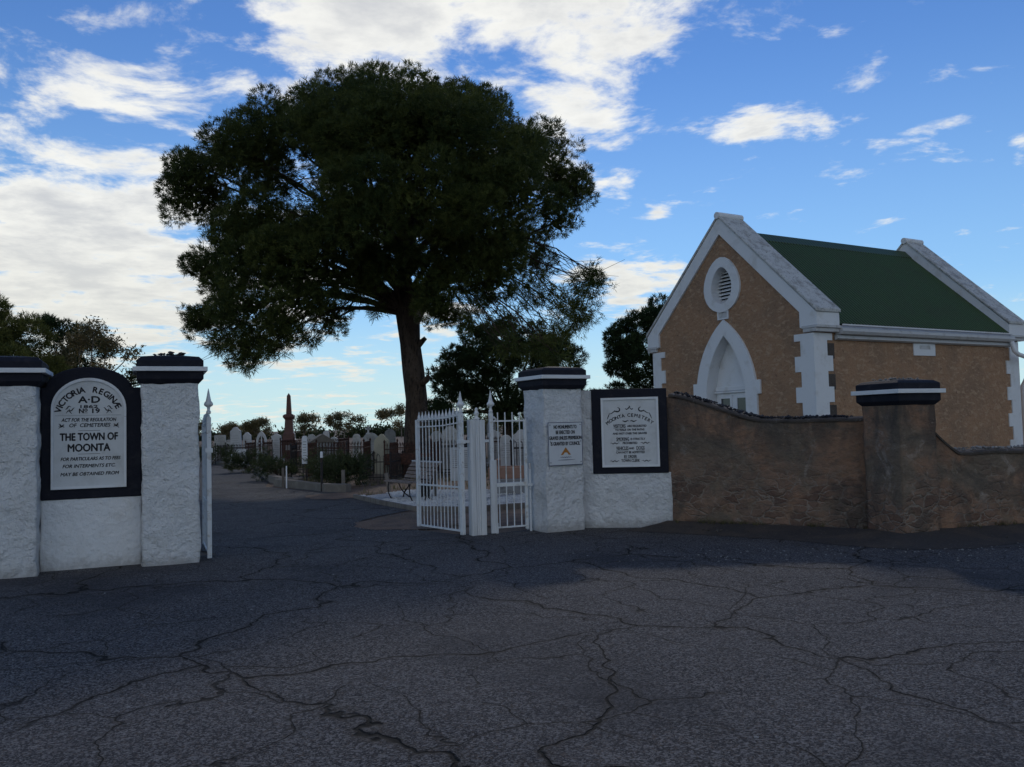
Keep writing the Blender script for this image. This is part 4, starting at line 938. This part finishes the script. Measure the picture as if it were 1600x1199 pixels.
# white gravel bed
gb_ = [(-3.7, 20.1), (-2.8, 18.25), (-1.95, 16.88), (-.93, 16.33), (.35, 16.95), (1.6, 17.7), (1.6, 20.3), (-.6, 21.1), (-2.6, 21.6)]
q = MB(); q.add([(x, y, .03) for x, y in gb_], [tuple(range(len(gb_)))]); tag(q.build('gravel_bed', 'gravel'), 'bed of white gravel round the bench and information board', 'gravel', None, 'stuff')
def inside(x, y, P_):
    c = False
    for i in range(len(P_)):
        (x1, y1), (x2, y2) = P_[i], P_[i - 1]
        if (y1 > y) != (y2 > y) and x < (x2 - x1) * (y - y1) / (y2 - y1) + x1: c = not c
    return c
sp_ = []
while len(sp_) < 9000:
    x, y = random.uniform(-3.8, 1.7), random.uniform(16.3, 21.6)
    if inside(x, y, gb_) and noise.noise(Vector((x * 1.1, y * .8, 4))) < .33: sp_.append((x, y, .04))
q = MB(); q.stones(sp_, .018, .042, .7); tag(q.build('gravel', 'pebble'), 'loose white pebbles scattered over the gravel bed', 'gravel', None, 'stuff')
sp_ = [(random.gauss(-1.9, .35), random.gauss(14.5, .5), .0) for _ in range(700)] + [(random.gauss(5.0, 2.2), random.gauss(10.3, .35), .004) for _ in range(260)] + [(random.uniform(-8, 8), random.uniform(4, 11), .0) for _ in range(120)]
q = MB(); q.stones(sp_, .006, .016, .6); tag(q.build('grit', 'quartz'), 'loose grit and small stones on the asphalt', 'grit', None, 'stuff')
# reddish dirt and pine litter inside the gate
def patch(pts, z, mat, lbl):
    mb = MB(); mb.add([(x, y, z) for x, y in pts], [tuple(range(len(pts)))]); o = mb.build('dirt', mat); tag(o, kind='structure'); return o
MT['litter'] = M('pine_litter', (.20, .125, .082), .95, [(3, (.12, .08, .058), .4, .66, 6), (40, (.32, .24, .17), .58, .7, 3), (90, (.06, .04, .03), .55, .68, 2)], [(30, .02, 4)])
def ragged(cx, cy, rx, ry, n=40, sd=0): return [(cx + math.cos(a) * rx * (1 + .28 * noise.noise(Vector((math.cos(a) * 2 + sd, math.sin(a) * 2, 0)))), cy + math.sin(a) * ry * (1 + .28 * noise.noise(Vector((math.cos(a) * 2, math.sin(a) * 2 + sd, 3))))) for a in [2 * math.pi * i / n for i in range(n)]]
patch(ragged(-1.75, 14.6, .95, 1.0), .006, 'litter', '')
patch(ragged(.2, 14.9, 1.7, 1.2, sd=4), .010, 'litter', '')
patch(ragged(-4.3, 20.9, .75, 1.0, sd=9), .007, 'litter', '')
# straw tufts
V, T_ = [], []
for _ in range(5200):
    x, y = random.uniform(-14, 10), random.uniform(20, 44)
    if x < -3.4 - (y - 20) * .52 or inside(x, y, gb_) or noise.noise(Vector((x * .6, y * .6, 9))) < -.02: continue
    for k in range(7):
        a = random.uniform(0, 6.28); h = random.uniform(.04, .17); dx, dy = math.cos(a), math.sin(a); bx, by = x + random.gauss(0, .07), y + random.gauss(0, .07)
        V.append([(bx - dy * .012, by + dx * .012, 0), (bx + dy * .012, by - dx * .012, 0), (bx + dx * h * .6, by + dy * h * .6, h)]); T_.append(random.random())
o = soup('dry_grass', np.array(V), 'straw', np.array(T_)); tag(o, 'short dry grass and weeds between the graves', 'grass', None, 'stuff')

V, T_ = [], []
for _ in range(420):
    k = random.random(); x = 2.4 + k * 2.4 if random.random() < .45 else 5.7 + random.random() * 6
    y = (13.0 - (x - 2.4) * .56 if x < 5 else 11.42 + (x - 5.4) * .268) - abs(random.gauss(0, .05)) - .03
    if noise.noise(Vector((x * 1.7, 0, 2))) < -.05: continue
    for k in range(9):
        a = random.uniform(0, 6.28); h = random.uniform(.02, .09); dx, dy = math.cos(a), math.sin(a)
        V.append([(x - dy * .005, y + dx * .005, .08), (x + dy * .005, y - dx * .005, .08), (x + dx * h * .8, y + dy * h * .8, .09 + h)]); T_.append(random.random())
o = soup('weeds', np.array(V), 'straw', np.array(T_)); tag(o, 'sparse dry weeds at the foot of the brown wall', 'weeds', None, 'stuff')
q = MB(); q.stones([(x, (13.0 - (x - 2.4) * .56 if x < 5 else 11.42 + (x - 5.4) * .268) - abs(random.gauss(.05, .22)), .05) for x in [2.45 + 2.2 * random.random() if i % 2 else 5.8 + 5 * random.random() for i in range(420)]], .008, .03, .6)
tag(q.build('rubble', 'wcop'), 'fallen crumbs of render along the foot of the brown wall', 'rubble', None, 'stuff')

def bush(label, x, y, w, d_, h, n=9, mat='bush', dens=22):
    t = thing('bush', label, 'bush', (x, y, 0), 0, 'rosemary bushes along the path')
    lo = [(random.uniform(-.36, .36) * w, random.uniform(-.4, .4) * d_, h * random.uniform(.3, .62), h * random.uniform(.26, .42)) for _ in range(n)]
    needles('foliage', lo, mat, dens, L=.16, w=.022, per=9, shell=.45, parent=t, zflat=.95)
    q = MB(); [q.tube([(0, 0, 0), (a * .6, b * .6, z)], [.02, .008], 5) for a, b, z, _ in lo]; q.build('stem', 'bark', t)
bush('largest dark bush, beside the black bollard and name post', -4.95, 24.4, 1.9, 1.6, 1.12, 16)
bush('dark bush right of the second kerb with white marker stakes', -7.75, 28.4, 1.9, 1.6, .95, 12)
bush('middle green bush in front of the far headstones', -10.6, 34.4, 2.2, 1.8, .98, 12)
bush('farthest bush, next to the left gate leaf', -15.0, 42.6, 3.2, 2.0, 1.25, 14)
bush('low bush right of the name post at the foot of the iron fence', -6.1, 26.9, 1.0, .9, .45, 7)

# ---------------------------------------------------------------- headstones and monuments
def stone(label, x, y, w, h, style, mat='marble', rz=0, th=.10, grp='headstones among the graves', lines=True):
    t = thing('headstone', label, 'headstone', (x, y, 0), rz + random.uniform(-9, 9), grp); t.rotation_euler.x = R(random.uniform(-2.5, 2)); t.rotation_euler.y = R(random.uniform(-2.2, 2.2))
    a = w / 2; p = []
    if mat == 'marble' and int(abs(x * 7)) % 3 == 0: mat = 'aged'
    if style == 'round': p = [(-a, 0), (a, 0)] + [(a * math.cos(k * .1963), h - a + a * math.sin(k * .1963)) for k in range(17)]
    elif style == 'rect': p = [(-a, 0), (a, 0), (a, h - .03), (a - .03, h), (-a + .03, h), (-a, h - .03)]
    elif style == 'penta': p = [(-a, 0), (a, 0), (a, h * .84), (a * .12, h), (-a * .12, h), (-a, h * .84)]
    elif style == 'shoulder':
        b = a * .62; zs = h - b
        p = [(-a, 0), (a, 0), (a, zs - .08), (a * .98, zs - .02), (a * .86, zs)] + [(b * math.cos(k * .314), zs + b * math.sin(k * .314)) for k in range(1, 10)] + [(-a * .86, zs), (-a * .98, zs - .02), (-a, zs - .08)]
    elif style == 'gothic': p = gothic(0, a, 0, h - a * 1.4, h, 8)
    elif style == 'gable': p = [(-a, 0), (a, 0), (a, h - a * .5), (0, h), (-a, h - a * .5)]
    MB().prism([(q_[0], q_[1] + .16) for q_ in p], -th / 2, th / 2).build('slab', mat, t, bevel=.008)
    MB().box(-a - .10, a + .10, -th / 2 - .10, th / 2 + .10, -.02, .16).build('plinth', mat if mat != 'sand' else 'conc', t, bevel=.01)
    if lines:
        q = MB()
        for k in range(7):
            hw_ = a * (.72 if k % 2 else .55); q.box(-hw_, hw_, -th / 2 - .003, -th / 2 - .0005, .16 + h * (.30 + k * .07), .16 + h * (.30 + k * .07) + .012)
        q.build('inscription', 'slate', t)
    return t
stone('wide low rectangular white headstone, first right of the left gate leaf', -16.38, 48, .62, 1.30, 'rect')
stone('thin small pale headstone between the rectangular and the tall shouldered one', -17.24, 52, .34, 1.0, 'round')
stone('tallest white headstone with shouldered round top near the left gate leaf', -14.8, 46, .60, 1.72, 'shoulder')
stone('smaller white shouldered headstone right of the tallest one', -14.55, 47, .46, 1.42, 'shoulder')
stone('small white slab half hidden behind the red iron grave railing', -13.3, 48, .35, 1.0, 'rect')
stone('pale headstone just left of the obelisk behind iron cresting', -12.37, 45, .50, 1.32, 'gable')
stone('small white headstone right behind the roofed grey monument', -9.9, 42, .42, 1.25, 'round')
stone('small white gabled headstone right of the roofed grey monument', -7.95, 38, .38, 1.14, 'gable')
s_ = stone('large white round topped headstone with small cross on top', -5.60, 33, .62, 1.30, 'round', rz=12)
q = MB(); q.box(-.035, .035, -.04, .04, 1.44, 1.72); q.box(-.10, .10, -.04, .04, 1.57, 1.64); q.box(-.08, .08, -.06, .06, 1.40, 1.45); q.build('cross', 'marble', s_)
for v in s_.children[-1].data.vertices: v.co.x += .10
stone('pale sandstone pentagonal headstone behind the hooped iron fence', -4.26, 27.5, .54, 1.27, 'penta', 'sand', -24, .09, lines=False)
stone('grey arched headstone with ornate head right of the pentagonal one', -5.2, 36, .46, 1.42, 'round', 'slate')
stone('narrow pale headstone close to the big pine trunk', -4.1, 37, .30, 1.4, 'gothic')
stone('white gothic headstone seen through the middle of the gate leaf', -2.2, 30, .55, 1.50, 'gothic')
stone('pale round headstone seen through the left bars of the gate leaf', -3.0, 34, .45, 1.3, 'round')
stone('white headstone seen just right of the timber gate post', -.75, 34, .50, 1.28, 'gable')
stone('grey pointed headstone behind the right gate finial', -.95, 38, .40, 1.7, 'gothic', 'slate')
stone('white round headstone behind the pedestrian gate, second from its left', -.25, 30, .42, 1.12, 'round')
stone('wide white headstone behind the pedestrian gate next to the right pier', .30, 30, .55, 1.30, 'shoulder')
stone('white shouldered headstone hidden partly by the right pier', .9, 33, .5, 1.3, 'shoulder')
stone('small pale stone low behind the hidden part of the left gate leaf', -20.5, 50, .6, 1.2, 'rect')
stone('distant small white headstone between obelisk and name post', -12.2, 56, .4, 1.4, 'round')
stone('distant white headstone left of the round topped one', -8.2, 45, .4, 1.2, 'round')
stone('distant white headstone between the bush tops and the red railing', -13.0, 41, .45, .62, 'rect')

t = thing('obelisk', 'tall red granite obelisk on stepped pedestal above all the graves', 'monument', (-13.04, 50, 0), 8)
MB().loft([(.62, .62, -.05), (.62, .62, .45), (.50, .50, .46), (.50, .50, .85)], 0, 0).build('base', 'granite', t, bevel=.01)
MB().loft([(.42, .42, .85), (.42, .42, 1.05), (.34, .34, 1.15), (.33, .33, 1.42), (.25, .25, 1.55), (.21, .21, 2.25)], 0, 0).build('pedestal', 'granite', t, bevel=.01)
MB().loft([(.21, .21, 2.25), (.25, .25, 2.30), (.32, .32, 2.40), (.32, .32, 2.50), (.24, .24, 2.56), (.19, .19, 2.58)], 0, 0).build('cornice', 'granite', t, bevel=.01)
MB().loft([(.150, .150, 2.58), (.10, .10, 3.64), (.01, .01, 3.80)], 0, 0).build('shaft', 'granite', t)
MB().box(-.18, .18, -.51, -.502, .5, .78).build('plaque', 'marble', t)

t = thing('monument', 'grey roofed box tomb with bright sloping roof edges behind dark railing', 'monument', (-7.15, 32, 0), 18)
MB().box(-.36, .36, -.5, .5, -.02, 1.14).build('body', 'slate', t); MB().prism([(-.44, 1.14), (.44, 1.14), (.44, 1.19), (0, 1.46), (-.44, 1.19)], -.56, .56).build('roof', 'conc', t, bevel=.008)
t = thing('headstone', 'narrow grey gothic headstone with dark pierced head left of the obelisk', 'headstone', (-12.75, 43.5, 0), 0)
MB().ring(gothic(0, .26, .55, 1.10, 1.62, 8), gothic(0, .17, .65, 1.08, 1.42, 8), -.05, .05).build('pierced_head', 'marble', t)
MB().box(-.26, .26, -.07, .07, -.02, .56).build('base', 'marble', t)
q = MB(); q.box(-.02, .02, -.04, .04, .62, 1.42); q.box(-.18, .18, -.04, .04, .98, 1.03); q.build('tracery', 'marble', t)

# iron grave railings
def railing(label, x, y, rz, w, d_, h, st=.12, mat='rust', style='spike', grp='rusted iron railings round graves'):
    t = thing('grave_railing', label, 'railing', (x, y, 0), rz, grp)
    a, b = w / 2, d_ / 2
    q = MB()
    for (cx, cy) in ((-a, -b), (a, -b), (a, b), (-a, b)):
        q = MB(); q.tube([(cx, cy, -.02), (cx, cy, h + .06)], .022, 8); q.lathe([(.02, h + .06), (.04, h + .09), (.03, h + .12), (.004, h + .17)], (cx, cy, 0), 8); q.build('post', mat, t)
    for (p0, p1) in (((-a, -b), (a, -b)), ((a, -b), (a, b)), ((a, b), (-a, b)), ((-a, b), (-a, -b))):
        q = MB(); P0, P1 = Vector((*p0, 0)), Vector((*p1, 0)); n = max(2, int((P1 - P0).length / st))
        for z_ in (.14, h - .14): q.bar(P0 + Vector((0, 0, z_)), P1 + Vector((0, 0, z_)), .014, .028)
        for k in range(1, n):
            c = P0.lerp(P1, k / n)
            q.tube([c + Vector((0, 0, .05)), c + Vector((0, 0, h - .02 * (k % 2)))], .0085, 5)
            if style == 'spike': q.lathe([(.008, h - .05), (.022, h - .02), (.003, h + .06)], (c.x, c.y, 0), 5)
            elif k % 2:
                dirv = (P1 - P0).normalized() * ((P1 - P0).length / n)
                q.tube([c + Vector((0, 0, h)), c + dirv * .25 + Vector((0, 0, h + .07)), c + dirv * .5 + Vector((0, 0, h + .09)), c + dirv * .75 + Vector((0, 0, h + .07)), c + dirv + Vector((0, 0, h))], .0085, 5)
        q.build('panel', mat, t)
    return t
railing('hooped dark iron grave railing in front of the pale pentagonal headstone', -4.1, 26.7, -6, .95, 1.6, .74, .10, 'iron', 'hoop')
railing('tall rusted railing between the big bush and the pentagonal headstone', -6.0, 29.6, 4, 1.9, 2.2, 1.12, .10)
railing('rusted railing in front of the big pine trunk right of the pentagonal headstone', -3.3, 28.4, -3, 1.5, 2.2, 1.08, .085)
railing('dark iron railing round the roofed grey monument', -7.0, 31.2, 10, 1.9, 2.6, 1.02, .13, 'iron')
railing('distant rusted railing right of the roofed grey monument', -8.4, 36.5, 0, 2.4, 2.2, 1.18, .10)
railing('bright rust red railing left of the obelisk', -12.9, 43.6, 3, .85, 2.0, 1.02, .11, 'rust')
railing('dark railing in front of the tallest white headstone', -14.3, 44.9, 0, 2.0, 1.6, .92, .14, 'iron')
railing('dark railing round the obelisk plot', -12.9, 49.2, 6, 3.2, 2.4, 1.05, .16, 'rust')
railing('long dark railing near the left gate leaf behind the farthest bush', -17.3, 47.3, 0, 2.6, 1.6, .80, .14, 'iron')
railing('dark iron railing behind the middle of the gate leaf', -2.3, 28.6, -4, 1.3, 1.8, 1.10, .10, 'iron')
railing('rusted railing seen through the left bars of the pedestrian gate', -.4, 32.2, -4, 1.5, 1.6, 1.15, .10)
railing('dark iron railing behind the pedestrian gate near the right pier', .55, 28.9, -4, 1.2, 1.2, .98, .10, 'iron', 'hoop')
q = MB(); q.box(-.75, .75, -.03, .03, .45, .80)
o = q.build('rusty_sheet', 'rust'); o.location = (-3.35, 27.2, 0); o.rotation_euler = (0, 0, R(-3)); tag(o, 'rust brown metal sheet on the railing below the pine trunk', 'metal sheet')

# name post, bollard, stakes
t = thing('row_marker', 'tall narrow white row marker board on two dark legs beside the path', 'sign', (-6.56, 27, 0), 0)
q = MB(); q.prism([(-.085, .56), (.085, .56), (.085, 1.36), (.05, 1.43), (-.05, 1.43), (-.085, 1.36)], -.02, .02); q.build('board', 'council', t)
q = MB(); q.box(-.075, -.04, -.018, .018, -.02, .56); q.box(.04, .075, -.018, .018, -.02, .56); q.build('leg', 'iron', t)
q = MB()
for k in range(8): q.box(-.055, .055, -.0225, -.0205, .64 + k * .085, .66 + k * .085)
q.build('lettering', 'slate', t)
t = thing('bollard', 'thin black path bollard with white cap standing on the kerb', 'bollard', (-5.03, 22.5, 0))
MB().tube([(0, 0, -.02), (0, 0, .90)], .032, 10).build('shaft', 'iron', t); MB().lathe([(.036, .88), (.036, 1.02), (.02, 1.04)], (0, 0, 0), 10).build('cap', 'whiteflag', t)
def stake(label, x, y, w, h, tilt, mat):
    q = MB(); q.box(-w / 2, w / 2, -w / 3, w / 3, -.05, h); o = q.build('stake', mat, None, bevel=.004); o.location = (x, y, 0); o.rotation_euler = (0, R(tilt), 0); tag(o, label, 'stake', 'marker stakes')
stake('short grey timber stake leaning left at the corner of the white gravel', -3.05, 21, .085, .52, -8, 'timber')
stake('thin white stake in front of the second dark bush', -6.40, 24.2, .035, .62, 0, 'whiteflag')
stake('grey stake beside the thin white one', -6.55, 24.4, .07, .56, 0, 'timber')
stake('leaning white stake in front of the farthest bush', -13.4, 40.5, .06, .58, 12, 'whiteflag')
stake('pale square stake standing in the end of the concrete kerb', -4.45, 22.4, .085, .55, 0, 'conc')
stake('grey fence stub behind the bench seen through the gate bars', -1.80, 19.4, .10, .62, 4, 'timber')
stake('short pale stake at the foot of the row marker', -6.2, 26.8, .05, .5, 3, 'conc')

# bench
t = thing('park_bench', 'slatted timber bench with curled iron legs on white gravel behind the gate leaf', 'bench', (-2.30, 18.85, .03), -58)
BLn = 1.35
prof_ = [(-.28, .40), (-.20, .415), (-.10, .41), (0, .395), (.09, .39), (.17, .42), (.22, .49), (.26, .57), (.30, .65), (.35, .73), (.40, .79)]
q = MB()
for i, (y, z) in enumerate(prof_[:6]): q.box(-BLn / 2, BLn / 2, y - .034, y + .034, z - .012, z + .012)
q.build('seat', 'slat', t, bevel=.004)
q = MB()
for i, (y, z) in enumerate(prof_[6:]):
    T = Matrix.Translation((0, y, z)) @ Matrix.Rotation(R(60 - i * 5), 4, 'X'); q.box(-BLn / 2, BLn / 2, -.038, .038, -.012, .012, T)
q.build('backrest', 'slat', t, bevel=.004)
q = MB(); q.box(-BLn / 2, BLn / 2, .38, .47, .805, .835); q.build('top_rail', 'marble', t, bevel=.006)  # near-white colour paints in the highlight along the bench top
for x in (-BLn / 2 + .12, BLn / 2 - .12):
    q = MB(); q.tube([(x, -.24, .39), (x, -.26, .28), (x, -.25, .14), (x, -.20, .03), (x, -.10, -.02), (x, .02, -.02), (x, .10, .02), (x, .13, .12), (x, .17, .20)], .014, 8)
    q.tube([(x, -.02, .38), (x, .05, .22), (x, .13, .12)], .014, 8); q.tube([(x, .13, .12), (x, .24, .26), (x, .27, .42), (x, .36, .72)], .014, 8); q.tube([(x, .13, .12), (x, .26, .02), (x, .36, -.02)], .014, 8)
    q.build('leg', 'iron', t, smooth=True)
# information board and bin
t = thing('information_board', 'grey information board with rows of printing on dark post behind gate leaf', 'sign', (-1.02, 16.6, .0), -6)
MB().box(-.19, .19, -.02, .02, .56, 1.20).build('board', 'marble', t, bevel=.004); MB().box(-.045, .045, .025, .09, .0, .60).build('post', 'iron', t)
q = MB()
for k in range(9):
    for j in range(3): q.box(-.16 + j * .115, -.16 + j * .115 + .085, -.0235, -.021, 1.13 - k * .04, 1.145 - k * .04)
q.build('printing', 'slate', t)
t = thing('information_board', 'tall narrow white board with a column of printing behind the timber post', 'sign', (-.82, 17.6, .0), -6)
MB().box(-.12, .12, -.015, .015, .28, 1.30).build('board', 'council', t, bevel=.003); MB().box(-.03, .03, .02, .06, .0, .40).build('post', 'iron', t)
q = MB()
for k in range(10): q.box(-.08, .08 - .03 * (k % 3), -.0185, -.016, 1.2 - k * .085, 1.215 - k * .085)
q.build('printing', 'slate', t)
t = thing('litter_bin', 'narrow dark bin post with small white notice beside the bench', 'bin', (-2.0, 19.3, .03), -10)
MB().box(-.11, .11, -.09, .09, 0, .86).build('body', 'iron', t, bevel=.01); MB().box(-.13, .13, -.11, .11, .862, .90).build('lid', 'iron', t, bevel=.008); MB().box(-.065, .065, -.098, -.092, .50, .64).build('notice', 'whiteflag', t)
